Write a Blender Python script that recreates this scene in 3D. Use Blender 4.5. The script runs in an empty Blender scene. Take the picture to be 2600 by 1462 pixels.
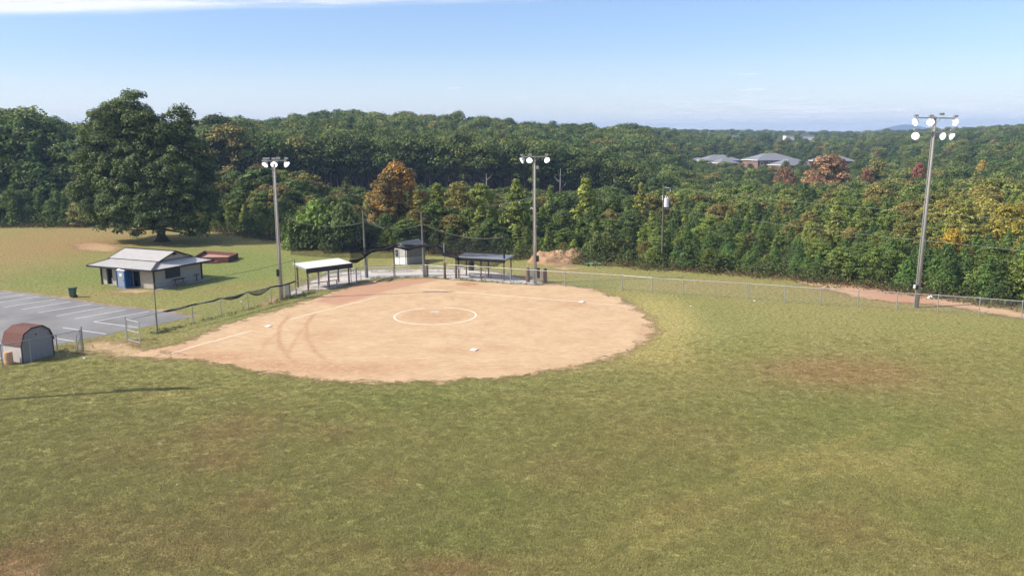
import bpy, math, random
import numpy as np
from mathutils import Vector, Matrix
random.seed(7); RNG = np.random.default_rng(11)
C = bpy.context.scene.collection
SC = bpy.context.scene
# ------------------------------------------------------------------ camera model (pixel of the 2600x1462 photo -> point at height z)
F = 2150.0; PITCH = math.radians(10.2); ROLL = math.radians(-0.5); H = 17.2
def G(px, py, z=0.0):
    x = px - 1300; y = 731 - py
    cr, sr = math.cos(ROLL), math.sin(ROLL)
    xr = x*cr - y*sr; yr = x*sr + y*cr
    c, s = math.cos(PITCH), math.sin(PITCH)
    d = (xr, F*c + yr*s, -F*s + yr*c)
    t = (z - H)/d[2]
    return Vector((d[0]*t, d[1]*t, z))
def PX(X, Y, Z):
    c, s = math.cos(PITCH), math.sin(PITCH); z = Z - H
    dd = Y*c - z*s; v = Y*s + z*c
    xr = F*X/dd; yr = F*v/dd
    cr, sr = math.cos(ROLL), math.sin(ROLL)
    return 1300 + xr*cr + yr*sr, 731 - (-xr*sr + yr*cr)
def HT(base, pty):
    lo, hi = 0, 60
    for _ in range(40):
        m = (lo+hi)/2
        if PX(base[0], base[1], base[2]+m)[1] > pty: lo = m
        else: hi = m
    return lo
def online(px, A, B):
    lo, hi = -1.0, 2.5
    for _ in range(50):
        m = (lo+hi)/2; p = A.lerp(B, m) if True else A
        p = A + (B-A)*m
        if (PX(*p)[0] < px) == (PX(*B)[0] > PX(*A)[0]): lo = m
        else: hi = m
    return A + (B-A)*lo
# ------------------------------------------------------------------ materials
def newmat(name):
    m = bpy.data.materials.new(name); m.use_nodes = True
    nt = m.node_tree; nt.nodes.clear()
    return m, nt
def N(nt, t, **kw):
    n = nt.nodes.new(t)
    for k, v in kw.items():
        if k in n.inputs: n.inputs[k].default_value = v
        else: setattr(n, k, v)
    return n
def mat(name, col, rough=0.8, metal=0.0, var=0.12, scale=3.0, bump=0.0, bscale=30.0, spec=0.3, stretch=(1,1,1)):
    m, nt = newmat(name); L = nt.links.new
    out = N(nt, 'ShaderNodeOutputMaterial'); b = N(nt, 'ShaderNodeBsdfPrincipled')
    b.inputs['Roughness'].default_value = rough; b.inputs['Metallic'].default_value = metal
    b.inputs['Specular IOR Level'].default_value = spec
    tc = N(nt, 'ShaderNodeTexCoord'); mp = N(nt, 'ShaderNodeMapping'); mp.inputs['Scale'].default_value = stretch
    L(tc.outputs['Object'], mp.inputs['Vector'])
    no = N(nt, 'ShaderNodeTexNoise'); no.inputs['Scale'].default_value = scale; no.inputs['Detail'].default_value = 6
    L(mp.outputs[0], no.inputs['Vector'])
    mr = N(nt, 'ShaderNodeMapRange'); mr.inputs['From Min'].default_value = .25; mr.inputs['From Max'].default_value = .75
    mr.inputs['To Min'].default_value = 1-var; mr.inputs['To Max'].default_value = 1+var
    L(no.outputs['Fac'], mr.inputs['Value'])
    mx = N(nt, 'ShaderNodeVectorMath', operation='SCALE'); mx.inputs[0].default_value = col
    L(mr.outputs[0], mx.inputs['Scale']); L(mx.outputs[0], b.inputs['Base Color'])
    if bump:
        n2 = N(nt, 'ShaderNodeTexNoise'); n2.inputs['Scale'].default_value = bscale; L(mp.outputs[0], n2.inputs['Vector'])
        bp = N(nt, 'ShaderNodeBump'); bp.inputs['Strength'].default_value = bump; bp.inputs['Distance'].default_value = .03
        L(n2.outputs['Fac'], bp.inputs['Height']); L(bp.outputs[0], b.inputs['Normal'])
    L(b.outputs[0], out.inputs['Surface'])
    return m
M = {}
M['galv'] = mat('galvanised_steel', (.34,.34,.33), .5, .35, .1, 4)
M['rail'] = mat('fence_rail', (.42,.42,.41), .5, .3, .1, 4)
M['conc'] = mat('concrete', (.40,.38,.35), .9, 0, .12, 3, .3)
M['pole'] = mat('weathered_pole_wood', (.37,.335,.305), .85, 0, .3, 3, .5, 12, stretch=(6,6,.25))
M['darkpole'] = mat('brown_pole_wood', (.13,.11,.085), .85, 0, .25, 3, .4, stretch=(6,6,.3))
M['steelpole'] = mat('grey_green_pole', (.16,.165,.13), .6, .2, .15, 2)
M['whiteroof'] = mat('painted_steel_roof', (.50,.475,.44), .5, .0, .07, 1.5)
M['whiteroof2'] = mat('bright_steel_roof', (.64,.63,.60), .5, .0, .07, 1.5)
M['greyroof'] = mat('dull_steel_roof', (.24,.26,.27), .45, .1, .15, 1.5)
M['darktrim'] = mat('dark_trim', (.03,.028,.028), .6, 0, .2, 4)
M['siding'] = mat('tan_siding', (.44,.395,.335), .8, 0, .08, 2)
M['whitesid'] = mat('white_siding', (.82,.80,.76), .7, 0, .06, 2)
M['greysid'] = mat('taupe_siding', (.42,.35,.27), .8, 0, .08, 2)
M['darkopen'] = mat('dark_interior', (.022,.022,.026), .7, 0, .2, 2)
M['window'] = mat('dark_shutter', (.035,.036,.045), .45, 0, .15, 2)
M['blue'] = mat('blue_plastic', (.018,.10,.30), .45, 0, .08, 3)
M['bluegrey'] = mat('grey_blue_plastic', (.26,.31,.40), .5, 0, .06, 3)
M['whitepl'] = mat('white_plastic', (.72,.74,.76), .5, 0, .05, 3)
M['greenbin'] = mat('green_plastic', (.045,.085,.06), .5, 0, .1, 3)
M['black'] = mat('black_plastic', (.02,.02,.022), .5, 0, .2, 3)
M['redroof'] = mat('red_shingle', (.135,.062,.05), .85, 0, .22, 7, .4, 25)
M['shedwood'] = mat('faded_grey_plywood', (.33,.30,.29), .85, 0, .12, 3, .2, 20, stretch=(3,3,.4))
M['shedlit'] = mat('sunlit_plywood', (.52,.48,.46), .85, 0, .12, 3, .2, 20, stretch=(3,3,.4))  # paler copy of the shed plywood: sunlight on the left wall put into colour
M['barrel'] = mat('faded_orange_plastic', (.62,.36,.22), .6, 0, .12, 5)
M['brick'] = mat('red_brick', (.17,.075,.06), .9, 0, .2, 3, .3)
M['brickpale'] = mat('pale_clay', (.42,.24,.18), .9, 0, .12, 3, .3)
M['alu'] = mat('aluminium', (.62,.62,.60), .4, .4, .06, 3)
M['wood'] = mat('brown_timber', (.15,.095,.07), .85, 0, .25, 3, .3, stretch=(4,4,.5))
M['benchred'] = mat('red_brown_plank', (.20,.085,.06), .8, 0, .2, 4)
M['paint'] = mat('white_line_paint', (.72,.71,.69), .8, 0, .14, 4)
M['chalk'] = mat('white_chalk', (.80,.70,.60), .95, 0, .10, 6)
M['base'] = mat('white_rubber', (.82,.80,.76), .6, 0, .05, 4)
M['bark'] = mat('bark', (.075,.06,.048), .95, 0, .3, 3, .8, 8, stretch=(4,4,.6))
M['barkgrey'] = mat('pale_bark', (.17,.15,.125), .95, 0, .3, 3, .6, 8, stretch=(4,4,.6))
M['deadwood'] = mat('dead_pale_wood', (.34,.31,.27), .9, 0, .2, 3)
M['wire'] = mat('cable', (.16,.16,.14), .6, .1, .1, 3)
M['wirelt'] = mat('pale_cable', (.24,.25,.22), .6, .1, .1, 3)
M['transf'] = mat('transformer_grey', (.66,.66,.68), .4, .1, .05, 3)
M['hroof'] = mat('grey_shingle', (.20,.205,.225), .9, 0, .08, .3)
M['hbrick'] = mat('house_brick', (.25,.15,.12), .9, 0, .12, .6)
M['whitewall'] = mat('white_wall', (.78,.78,.76), .8, 0, .04, .5)
M['litter'] = mat('white_litter', (.8,.8,.8), .6, 0, .05, 3)
M['mound'] = mat('red_clay_spoil', (.33,.205,.115), .95, 0, .5, 1.0, .9, 5)
M['tarp'] = mat('green_tarp', (.10,.28,.13), .6, 0, .1, 3)
def lampmat():
    m, nt = newmat('lit_lamp_glass'); out = N(nt,'ShaderNodeOutputMaterial'); e = N(nt,'ShaderNodeEmission')
    e.inputs['Color'].default_value = (1,.98,.94,1); e.inputs['Strength'].default_value = 2.2
    nt.links.new(e.outputs[0], out.inputs['Surface']); return m
M['lamp'] = lampmat()
M['lampshell'] = mat('reflector_shell', (.78,.78,.76), .4, .1, .05, 3)
def veil(name, col, amt, grid=0):
    m, nt = newmat(name); L = nt.links.new; out = N(nt,'ShaderNodeOutputMaterial'); t = N(nt,'ShaderNodeBsdfTransparent'); d = N(nt,'ShaderNodeBsdfDiffuse')
    d.inputs['Color'].default_value = (*col,1); mx = N(nt,'ShaderNodeMixShader'); mx.inputs[0].default_value = amt
    L(t.outputs[0], mx.inputs[1]); L(d.outputs[0], mx.inputs[2]); L(mx.outputs[0], out.inputs['Surface'])
    tc = N(nt,'ShaderNodeTexCoord'); no = N(nt,'ShaderNodeTexNoise'); no.inputs['Scale'].default_value = 1.3
    mr = N(nt,'ShaderNodeMapRange'); mr.inputs['To Min'].default_value = amt*.6; mr.inputs['To Max'].default_value = amt*1.4
    L(tc.outputs['Object'], no.inputs['Vector']); L(no.outputs['Fac'], mr.inputs['Value']); L(mr.outputs[0], mx.inputs[0])
    return m
M['chain'] = veil('chain_link_mesh', (.30,.30,.29), .09)
M['net'] = veil('black_net_mesh', (.015,.016,.02), .48)
M['shade'] = veil('black_shade_cloth', (.012,.012,.016), .62)
M['rope'] = mat('black_net_bundle', (.012,.012,.014), .9, 0, .2, 5)
# ------------------------------------------------------------------ mesh builder
class MB:
    def __init__(s): s.v = []; s.f = []; s.mi = []
    def add(s, vs, fs, mi=0):
        o = len(s.v); s.v += [tuple(v) for v in vs]; s.f += [tuple(i+o for i in f) for f in fs]; s.mi += [mi]*len(fs); return s
    def box(s, c, size, rz=0.0, mi=0):
        cx, cy, cz = c; a, b, h = size[0]/2, size[1]/2, size[2]/2; cr, sr = math.cos(rz), math.sin(rz)
        vs = []
        for z in (-h, h):
            for x, y in ((-a,-b),(a,-b),(a,b),(-a,b)): vs.append((cx+x*cr-y*sr, cy+x*sr+y*cr, cz+z))
        return s.add(vs, [(3,2,1,0),(4,5,6,7),(0,1,5,4),(1,2,6,5),(2,3,7,6),(3,0,4,7)], mi)
    def tube(s, pts, r, n=8, mi=0, cap=True):
        pts = [Vector(p) for p in pts]; k = len(pts)
        if not hasattr(r, '__len__'): r = [r]*k
        vs = []; prev = None
        for i, p in enumerate(pts):
            d = (pts[min(i+1,k-1)] - pts[max(i-1,0)]).normalized()
            if prev is None:
                a = d.cross(Vector((0,0,1)) if abs(d.z) < .9 else Vector((1,0,0))).normalized()
            else: a = (prev - d*prev.dot(d)).normalized()
            prev = a; b = d.cross(a)
            for j in range(n):
                t = 2*math.pi*j/n; vs.append(p + (a*math.cos(t) + b*math.sin(t))*r[i])
        fs = [(i*n+j, i*n+(j+1)%n, (i+1)*n+(j+1)%n, (i+1)*n+j) for i in range(k-1) for j in range(n)]
        if cap: fs += [tuple(range(n))[::-1], tuple((k-1)*n+j for j in range(n))]
        return s.add(vs, fs, mi)
    def beam(s, p, q, w, h=None, mi=0):
        p, q = Vector(p), Vector(q); d = (q-p).normalized(); h = h or w
        a = d.cross(Vector((0,0,1)) if abs(d.z) < .95 else Vector((0,1,0))).normalized()*w/2; b = a.cross(d).normalized()*h/2
        vs = [p-a-b, p+a-b, p+a+b, p-a+b, q-a-b, q+a-b, q+a+b, q-a+b]
        return s.add(vs, [(3,2,1,0),(4,5,6,7),(0,1,5,4),(1,2,6,5),(2,3,7,6),(3,0,4,7)], mi)
    def slab(s, quad, th, mi=0):           # quad of 3 or 4 corners, thickness downwards
        k = len(quad); vs = [Vector(q) for q in quad] + [Vector(q) - Vector((0,0,th)) for q in quad]
        return s.add(vs, [tuple(range(k)), tuple(range(2*k-1, k-1, -1))] + [(i, k+i, k+(i+1)%k, (i+1)%k) for i in range(k)], mi)
    def build(s, name, m, parent=None, smooth=False, bevel=0):
        me = bpy.data.meshes.new(name); me.from_pydata(s.v, [], s.f); 
        for x in (m if isinstance(m, (list,tuple)) else [m]): me.materials.append(x)
        if any(s.mi): me.polygons.foreach_set('material_index', s.mi)
        if smooth: me.polygons.foreach_set('use_smooth', [True]*len(me.polygons))
        me.update(); o = bpy.data.objects.new(name, me); C.objects.link(o)
        if parent is not None:
            o.parent = parent; o.matrix_parent_inverse = Matrix.Identity(4)
            o.location = -Vector(parent.location) if parent.get('_abs') else (0,0,0)
        if bevel:
            b = o.modifiers.new('bevel','BEVEL'); b.width = bevel; b.segments = 2; b.limit_method = 'ANGLE'
        return o
def tag(o, label=None, cat=None, group=None, kind=None):
    if label: o['label'] = label
    if cat: o['category'] = cat
    if group: o['group'] = group
    if kind: o['kind'] = kind
    return o
def thing(name, label, cat, loc=(0,0,0), rz=0.0, group=None, absolute=False):
    o = bpy.data.objects.new(name, None); C.objects.link(o); o.location = loc; o.rotation_euler = (0,0,rz); o.empty_display_size = .3
    if absolute: o['_abs'] = 1      # parts are given in world coordinates
    return tag(o, label, cat, group)
def copytree(r, loc, rz, label=None, group=None):
    c = r.copy(); C.objects.link(c); c.location = loc; c.rotation_euler = (0,0,rz)
    if label: c['label'] = label
    if group: c['group'] = group
    for ch in list(r.children):
        d = ch.copy(); C.objects.link(d); d.parent = c
        for g in list(ch.children):
            e = g.copy(); C.objects.link(e); e.parent = d
    return c
# ------------------------------------------------------------------ terrain
TL = [(-400,250),(-170,176),(-103,170),(-62,166),(-35,138),(-18,128),(0,120),(10,114),(22,107),(33,101),(42,92),(50,82),(66,62),(95,25),(130,-60)]
TLa = np.array(TL, float)
def treedist(x, y):
    """signed distance beyond the tree line (positive in the woods)"""
    x = np.asarray(x, float); y = np.asarray(y, float); best = np.full(x.shape, 1e9); sg = np.ones(x.shape)
    for (x0,y0),(x1,y1) in zip(TL[:-1], TL[1:]):
        dx, dy = x1-x0, y1-y0; L2 = dx*dx+dy*dy
        t = np.clip(((x-x0)*dx+(y-y0)*dy)/L2, 0, 1); d = np.hypot(x-x0-t*dx, y-y0-t*dy)
        cr = dx*(y-y0)-dy*(x-x0); m = d < best
        best = np.where(m, d, best); sg = np.where(m, np.sign(cr), sg)
    return best*sg
KB = [-600,300,600,1000,1300,1500,1700,2000,2300,2600,3200]
KR = [0,110,150,200,240,300,400,450,520,700,1000,1500,2500,9000]
KZ = [
 [0,0,0,-1,-1,1,3,3,2,0,-4,-8,-14,-14],
 [0,0,0,-1,-1,1,3,3,2,0,-4,-8,-14,-14],
 [0,0,0,-1,-1,2,3,3,2,0,-4,-8,-14,-14],
 [0,0,0,-2,-1,2.5,4.5,4,3,0,-4,-8,-14,-14],
 [0,0,-.5,-3,-2,.5,2.5,2,1,-1,-4,-8,-14,-14],
 [0,0,-1,-4,-4,-2.5,-.5,-1,-1,-2,-4,-8,-14,-14],
 [0,0,-1,-5,-7,-8,-7,-6,-5,-4,-4,-6,-14,-14],
 [0,0,-1,-5,-8,-9,-5,-3,-4,-5,-3.5,-6,-14,-14],
 [0,0,-1.5,-5,-8,-9,-6,-5,-5,-5,-4,-6,-14,-14],
 [0,0,-1.5,-5,-7,-7,-4,-2,-.5,-.5,-2,-6,-14,-14],
 [0,0,-1.5,-5,-7,-7,-4,-2,0,0,-2,-6,-14,-14]]
KZ = np.array(KZ, float)
def terrain(x, y):
    x = np.asarray(x, float); y = np.asarray(y, float); yy = np.maximum(y, 1.0)
    pb = np.clip(1300 + 2150*np.clip(x/yy, -1.5, 1.5)*.985, KB[0], KB[-1]); r = np.clip(np.hypot(x, y), 0, KR[-1]-1)
    i = np.clip(np.searchsorted(KB, pb, side='right')-1, 0, len(KB)-2); j = np.clip(np.searchsorted(KR, r, side='right')-1, 0, len(KR)-2)
    b = np.array(KB, float); k = np.array(KR, float)
    u = (pb-b[i])/(b[i+1]-b[i]); v = (r-k[j])/(k[j+1]-k[j]); v = v*v*(3-2*v)
    z = (KZ[i,j]*(1-u)+KZ[i+1,j]*u)*(1-v) + (KZ[i,j+1]*(1-u)+KZ[i+1,j+1]*u)*v
    w = np.clip(treedist(x, y)/25, 0, 1)
    return np.where(y > 20, z*w, 0)
def tz(x, y): return float(terrain(np.array([x]), np.array([y]))[0])
def polysd(poly, x, y):
    """signed distance, positive inside"""
    x = np.asarray(x, float); y = np.asarray(y, float); best = np.full(x.shape, 1e9); ins = np.zeros(x.shape, bool); n = len(poly)
    for i in range(n):
        x0,y0 = poly[i][:2]; x1,y1 = poly[(i+1)%n][:2]; dx, dy = x1-x0, y1-y0
        t = np.clip(((x-x0)*dx+(y-y0)*dy)/(dx*dx+dy*dy+1e-9), 0, 1); best = np.minimum(best, np.hypot(x-x0-t*dx, y-y0-t*dy))
        c = ((y0 > y) != (y1 > y)) & (x < dx*(y-y0)/(dy+1e-12)+x0); ins ^= c
    return np.where(ins, best, -best)
def poly(pts): return [tuple(G(*p)[:2]) for p in pts]
D = 1.00932
infield = poly([(a*D,b*D) for a,b in [(418,888),(450,868),(490,850),(540,829),(600,806),(660,790),(720,773),(790,752),(850,731),(900,713),(950,707),(1010,703),(1080,697),(1150,699),(1230,703),(1300,707),(1400,715),(1490,727),(1555,748),(1600,775),(1632,800),(1648,825),(1640,848),(1602,876),(1530,902),(1450,922),(1350,940),(1250,951),(1100,960),(950,963),(850,959),(750,949),(650,936),(560,917),(480,903)]])
gappath = poly([(200,878),(250,862),(310,868),(370,884),(440,876),(520,850),(560,880),(520,915),(440,912),(350,908),(285,905),(225,895)])
gravel = poly([(742,744),(768,724),(815,703),(880,691),(960,686),(1060,684.5),(1180,684),(1240,688),(1285,696),(1345,711),(1395,718),(1360,723),(1230,714),(1130,707),(1078,703),(990,704),(930,708),(886,722),(786,740),(752,752)])
redpath = poly([(2010,709),(2127,721),(2227.6,728),(2316,743),(2429,764),(2530,783),(2640,801),(2640,814),(2530,796),(2429,779),(2328,768),(2253,764),(2177,753),(2105,734)])
lot = poly([(-420,690),(-200,712),(0,738),(80,746),(160,757),(260,773),(300,779),(405,789),(488,804),(412,821),(300,843),(266,852),(213,860),(150,875),(90,890),(0,914),(-300,965),(-700,1010)])
def blob(x, y, px, py, rx, ry, amp, z=0):
    """soft patch whose centre and radii are read off the photograph"""
    c = G(px, py); a = G(px+rx, py)-c; b = G(px, py-ry)-c
    A = max(a.length, .3); Bb = max(b.length, .3); u = (x-c.x)/A; v = (y-c.y)/Bb
    return amp*np.exp(-(u*u+v*v)*1.1)
DRY = [(60,640,200,50,1.0),(230,622,90,14,.8),(40,600,160,25,.7),(120,690,70,20,.25),(330,590,200,15,.35),(700,590,60,8,.8),(860,640,70,10,.6),(560,735,60,12,.5),(640,722,80,8,.4),(300,745,90,7,.55),(420,745,60,6,.4),
       (600,1085,140,45,.75),(850,1095,60,25,.55),(560,1170,100,28,.8),(640,1275,90,35,.65),(480,1390,260,60,.55),(20,1440,120,60,1.2),(1130,1440,120,40,.9),(2080,945,190,34,1.0),(2200,940,170,40,.8),(1440,1190,120,40,.35),
       (1740,1290,90,30,.4),(2130,1330,130,60,.5),(960,1230,70,30,.4),(2330,1260,60,25,.3),(1700,1100,200,50,.25),(1500,700,140,10,.3),(1800,725,200,14,.5),(2100,745,200,16,.6),(2300,775,200,12,.4),(1400,690,70,12,.5),
       (300,880,120,16,.6),(600,850,0,0,0),(250,1330,200,50,.4),(1250,1440,200,30,.4),(2500,1420,150,50,.3),(900,1400,120,30,.45),(300,1150,160,40,.3)]
GREEN = [(1050,1010,260,40,.5),(1220,1260,160,40,.45),(1150,1370,160,50,.45),(1950,1240,180,50,.35),(2350,1120,250,90,.45),(1750,830,180,40,.5),(300,690,260,32,1.3),(640,690,200,45,1.2),(520,650,200,20,.9),(560,800,140,16,.6),(2450,1320,160,70,.5),(1600,1380,120,40,.3),(1500,722,90,8,.9),(860,650,60,12,.5),(2050,1060,250,60,.3),(120,700,110,22,.8)]
STRAW = [(1690,800,80,50,1.5),(1660,850,60,60,1.4),(1610,900,80,24,1.2),(1400,935,150,14,.6),(400,1000,60,20,.5),(1900,1180,60,20,.5),(1650,1350,100,40,.4),(2350,1200,150,60,.35),(2150,1180,200,40,.3),(560,760,0,0,0)]
def lined(pts, x, y):
    best = np.full(x.shape, 1e9)
    for (x0,y0),(x1,y1) in zip(pts[:-1], pts[1:]):
        dx, dy = x1-x0, y1-y0; t = np.clip(((x-x0)*dx+(y-y0)*dy)/(dx*dx+dy*dy), 0, 1); best = np.minimum(best, np.hypot(x-x0-t*dx, y-y0-t*dy))
    return best
MOW = [poly(q) for q in ([(1480,1400),(1800,1250),(2140,1130),(2260,1075)],[(1560,1425),(1890,1275),(2190,1150)],[(1150,1000),(1500,1015),(1800,990)],[(380,1010),(620,985),(900,1040),(1100,1120)],[(2200,1190),(2400,1100),(2600,1030)])]
def zones(x, y):
    n = len(x); z = np.zeros((n,4)); 
    for k, T in ((0,DRY),(1,GREEN),(2,STRAW)):
        for p in T:
            if p[4]: z[:,k] += blob(x, y, *p)
    for L_, am in ((MOW[0],.5),(MOW[1],.45),(MOW[2],.4),(MOW[3],.4),(MOW[4],.35)): z[:,2] += am*np.exp(-(lined(L_, x, y)/.55)**2)
    return np.clip(z, 0, 1.3)
def setattrs(me, xs, ys, extra=None):
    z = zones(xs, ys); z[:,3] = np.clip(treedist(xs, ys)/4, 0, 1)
    a = me.attributes.new('zones','FLOAT_COLOR','POINT'); a.data.foreach_set('color', z.ravel())
    e = np.zeros((len(xs),4))
    if extra is not None: e[:,:extra.shape[1]] = extra
    b = me.attributes.new('cover','FLOAT_COLOR','POINT'); b.data.foreach_set('color', e.ravel())
# ------------------------------------------------------------------ ground shader: grass everywhere, bare earth where 'cover' says so
def groundmat(name, cover='none'):
    m, nt = newmat(name); L = nt.links.new
    out = N(nt,'ShaderNodeOutputMaterial'); b = N(nt,'ShaderNodeBsdfPrincipled'); b.inputs['Roughness'].default_value = .95; b.inputs['Specular IOR Level'].default_value = .1
    L(b.outputs[0], out.inputs['Surface'])
    tc = N(nt,'ShaderNodeTexCoord')
    def noise(scale, detail=4, rough=.6, dist=0.0, st=None):
        n = N(nt,'ShaderNodeTexNoise'); n.inputs['Scale'].default_value = scale; n.inputs['Detail'].default_value = detail; n.inputs['Roughness'].default_value = rough; n.inputs['Distortion'].default_value = dist
        if st:
            mp = N(nt,'ShaderNodeMapping'); mp.inputs['Scale'].default_value = st; L(tc.outputs['Object'], mp.inputs['Vector']); L(mp.outputs[0], n.inputs['Vector'])
        else: L(tc.outputs['Object'], n.inputs['Vector'])
        return n.outputs['Fac']
    def rng(v, a, c, lo=0.0, hi=1.0):
        r = N(nt,'ShaderNodeMapRange'); r.inputs['From Min'].default_value = a; r.inputs['From Max'].default_value = c; r.inputs['To Min'].default_value = lo; r.inputs['To Max'].default_value = hi; L(v, r.inputs['Value']); return r.outputs[0]
    def mix(f, a, c):
        x = N(nt,'ShaderNodeMix', data_type='RGBA')
        if isinstance(f, float): x.inputs[0].default_value = f
        else: L(f, x.inputs[0])
        for i, v in ((6,a),(7,c)):
            if isinstance(v, tuple): x.inputs[i].default_value = (*v,1)
            else: L(v, x.inputs[i])
        return x.outputs[2]
    def mth(op, a, c=None, clamp=False):
        x = N(nt,'ShaderNodeMath', operation=op, use_clamp=clamp)
        for i, v in ((0,a),(1,c)):
            if v is None: continue
            if isinstance(v,(int,float)): x.inputs[i].default_value = v
            else: L(v, x.inputs[i])
        return x.outputs[0]
    az = N(nt,'ShaderNodeAttribute'); az.attribute_name = 'zones'; sz = N(nt,'ShaderNodeSeparateColor'); L(az.outputs['Color'], sz.inputs[0])
    dry, green, straw, forest = sz.outputs[0], sz.outputs[1], sz.outputs[2], az.outputs['Alpha']
    big = noise(.09, 5, .62); mid = noise(.55, 5, .65, .6, (1,1.5,1)); small = noise(3.2, 6, .72, .8, (1,1.3,1)); fine = noise(11, 4, .75, .5)
    col = mix(rng(big,.36,.64), (.242,.238,.073), (.295,.256,.093))
    col = mix(mth('MULTIPLY', green, rng(small,.3,.6,.5,1)), col, (.178,.225,.060))
    col = mix(mth('MULTIPLY', dry, rng(mid,.3,.62,.25,1.0)), col, (.330,.200,.095))
    col = mix(mth('MULTIPLY', straw, rng(small,.35,.55,.2,1.0)), col, (.430,.350,.125))
    col = mix(rng(mid,.5,.72,0,.30), col, (.330,.310,.115))
    col = mix(rng(mid,.28,.44,.25,0), col, (.150,.132,.048))
    col = mix(rng(small,.52,.66,0,.7), col, (.40,.355,.135))
    col = mix(rng(small,.36,.47,.85,0), col, (.115,.110,.036))
    col = mix(rng(fine,.38,.48,.7,0), col, (.085,.085,.025))
    col = mix(rng(fine,.54,.66,0,.5), col, (.42,.38,.16))
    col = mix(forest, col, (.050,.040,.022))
    fr = noise(3.2, 10, .82, .3, (1,1.5,1)); fv = N(nt,'ShaderNodeVectorMath', operation='SCALE'); L(col, fv.inputs[0]); L(rng(fr,.39,.59,.45,1.58), fv.inputs['Scale']); col = fv.outputs[0]
    h = mth('ADD', mth('MULTIPLY', small, .9), mth('MULTIPLY', fine, .45)); bs = .9
    if cover != 'none':
        ac = N(nt,'ShaderNodeAttribute'); ac.attribute_name = 'cover'; sc = N(nt,'ShaderNodeSeparateColor'); L(ac.outputs['Color'], sc.inputs[0])
        sd, red, mark = sc.outputs[0], sc.outputs[1], sc.outputs[2]      # sd: signed distance/3m, .5 = edge
        dn = noise(.35, 5, .6); dm = noise(1.6, 6, .65, .5, (1,2.2,1)); df = noise(9, 5, .7)
        if cover == 'gravel':
            d = mix(rng(dn,.35,.65), (.50,.46,.42), (.60,.55,.49)); d = mix(rng(df,.3,.5,.5,0), d, (.28,.25,.22)); d = mix(rng(dm,.55,.75,0,.5), d, (.44,.33,.25))
        else:
            d = mix(rng(dn,.35,.68), (.485,.328,.192), (.550,.390,.236)); d = mix(rng(dm,.52,.72,0,.45), d, (.64,.455,.28))
            d = mix(rng(dm,.30,.42,.30,0), d, (.42,.25,.14)); d = mix(rng(df,.27,.40,.45,0), d, (.36,.215,.125))
            d_s = N(nt,'ShaderNodeVectorMath', operation='SCALE'); L(d, d_s.inputs[0]); L(rng(noise(.8, 12, .85, .2, (1,2.6,1)),.36,.60,.80,1.14), d_s.inputs['Scale']); d = mix(0.0, d_s.outputs[0], (0.0,0.0,0.0)); d = mix(mth('MULTIPLY', red, rng(dm,.3,.6,.75,1)), d, (.42,.225,.145))
            d = mix(mth('MULTIPLY', mark, rng(noise(2.2,6,.75),.38,.52)), d, (.375,.190,.100))
        e = mth('ADD', sd, mth('MULTIPLY', mth('SUBTRACT', noise(.5,6,.75,.5), .5), 1.9))
        e = mth('ADD', e, mth('MULTIPLY', mth('SUBTRACT', noise(2.4,8,.85,.8,(1,1.8,1)), .5), 2.0))
        soft = .07 if cover != 'thin' else .22
        msk = rng(e, .5-soft, .5+soft)
        if cover == 'thin': msk = mth('MULTIPLY', msk, rng(dm,.35,.6,.35,.95))
        rim = mth('MULTIPLY', rng(e,.30,.47), rng(e,.62,.5)); col = mix(mth('MULTIPLY', rim, .6), col, (.20,.125,.06))
        col = mix(msk, col, d)
        h = mth('ADD', mth('MULTIPLY', h, mth('SUBTRACT', 1.0, msk)), mth('MULTIPLY', mth('MULTIPLY', mth('ADD', dm, mth('MULTIPLY', df, .4)), .28), msk))
    bp = N(nt,'ShaderNodeBump'); bp.inputs['Strength'].default_value = bs; bp.inputs['Distance'].default_value = .16
    L(h, bp.inputs['Height']); L(bp.outputs[0], b.inputs['Normal']); L(col, b.inputs['Base Color'])
    return m
def gridsheet(name, pl, step, zoff, material, margin, covers, kind='structure'):
    xs = [p[0] for p in pl]; ys = [p[1] for p in pl]
    gx = np.arange(min(xs)-margin, max(xs)+margin+step, step); gy = np.arange(min(ys)-margin, max(ys)+margin+step, step)
    X, Y = np.meshgrid(gx, gy); sd = polysd(pl, X.ravel(), Y.ravel()).reshape(X.shape)
    keep = sd > -margin; nx = len(gx); ny = len(gy)
    ck = keep[:-1,:-1] & keep[1:,:-1] & keep[:-1,1:] & keep[1:,1:]
    used = np.zeros(X.shape, bool); used[:-1,:-1] |= ck; used[1:,:-1] |= ck; used[:-1,1:] |= ck; used[1:,1:] |= ck
    idx = -np.ones(X.shape, int); idx[used] = np.arange(used.sum())
    x = X[used]; y = Y[used]; z = terrain(x, y) + zoff
    jj, ii = np.where(ck); fs = np.stack([idx[jj,ii], idx[jj,ii+1], idx[jj+1,ii+1], idx[jj+1,ii]], 1)
    me = bpy.data.meshes.new(name); me.from_pydata(np.stack([x,y,z],1).tolist(), [], fs.tolist()); me.materials.append(material)
    e = np.zeros((len(x),4)); e[:,0] = np.clip(sd[used]/3+.5, -1, 1)
    if covers: covers(x, y, e)
    setattrs(me, x, y, e); me.update(); o = bpy.data.objects.new(name, me); C.objects.link(o); o['kind'] = kind
    return o
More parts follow.
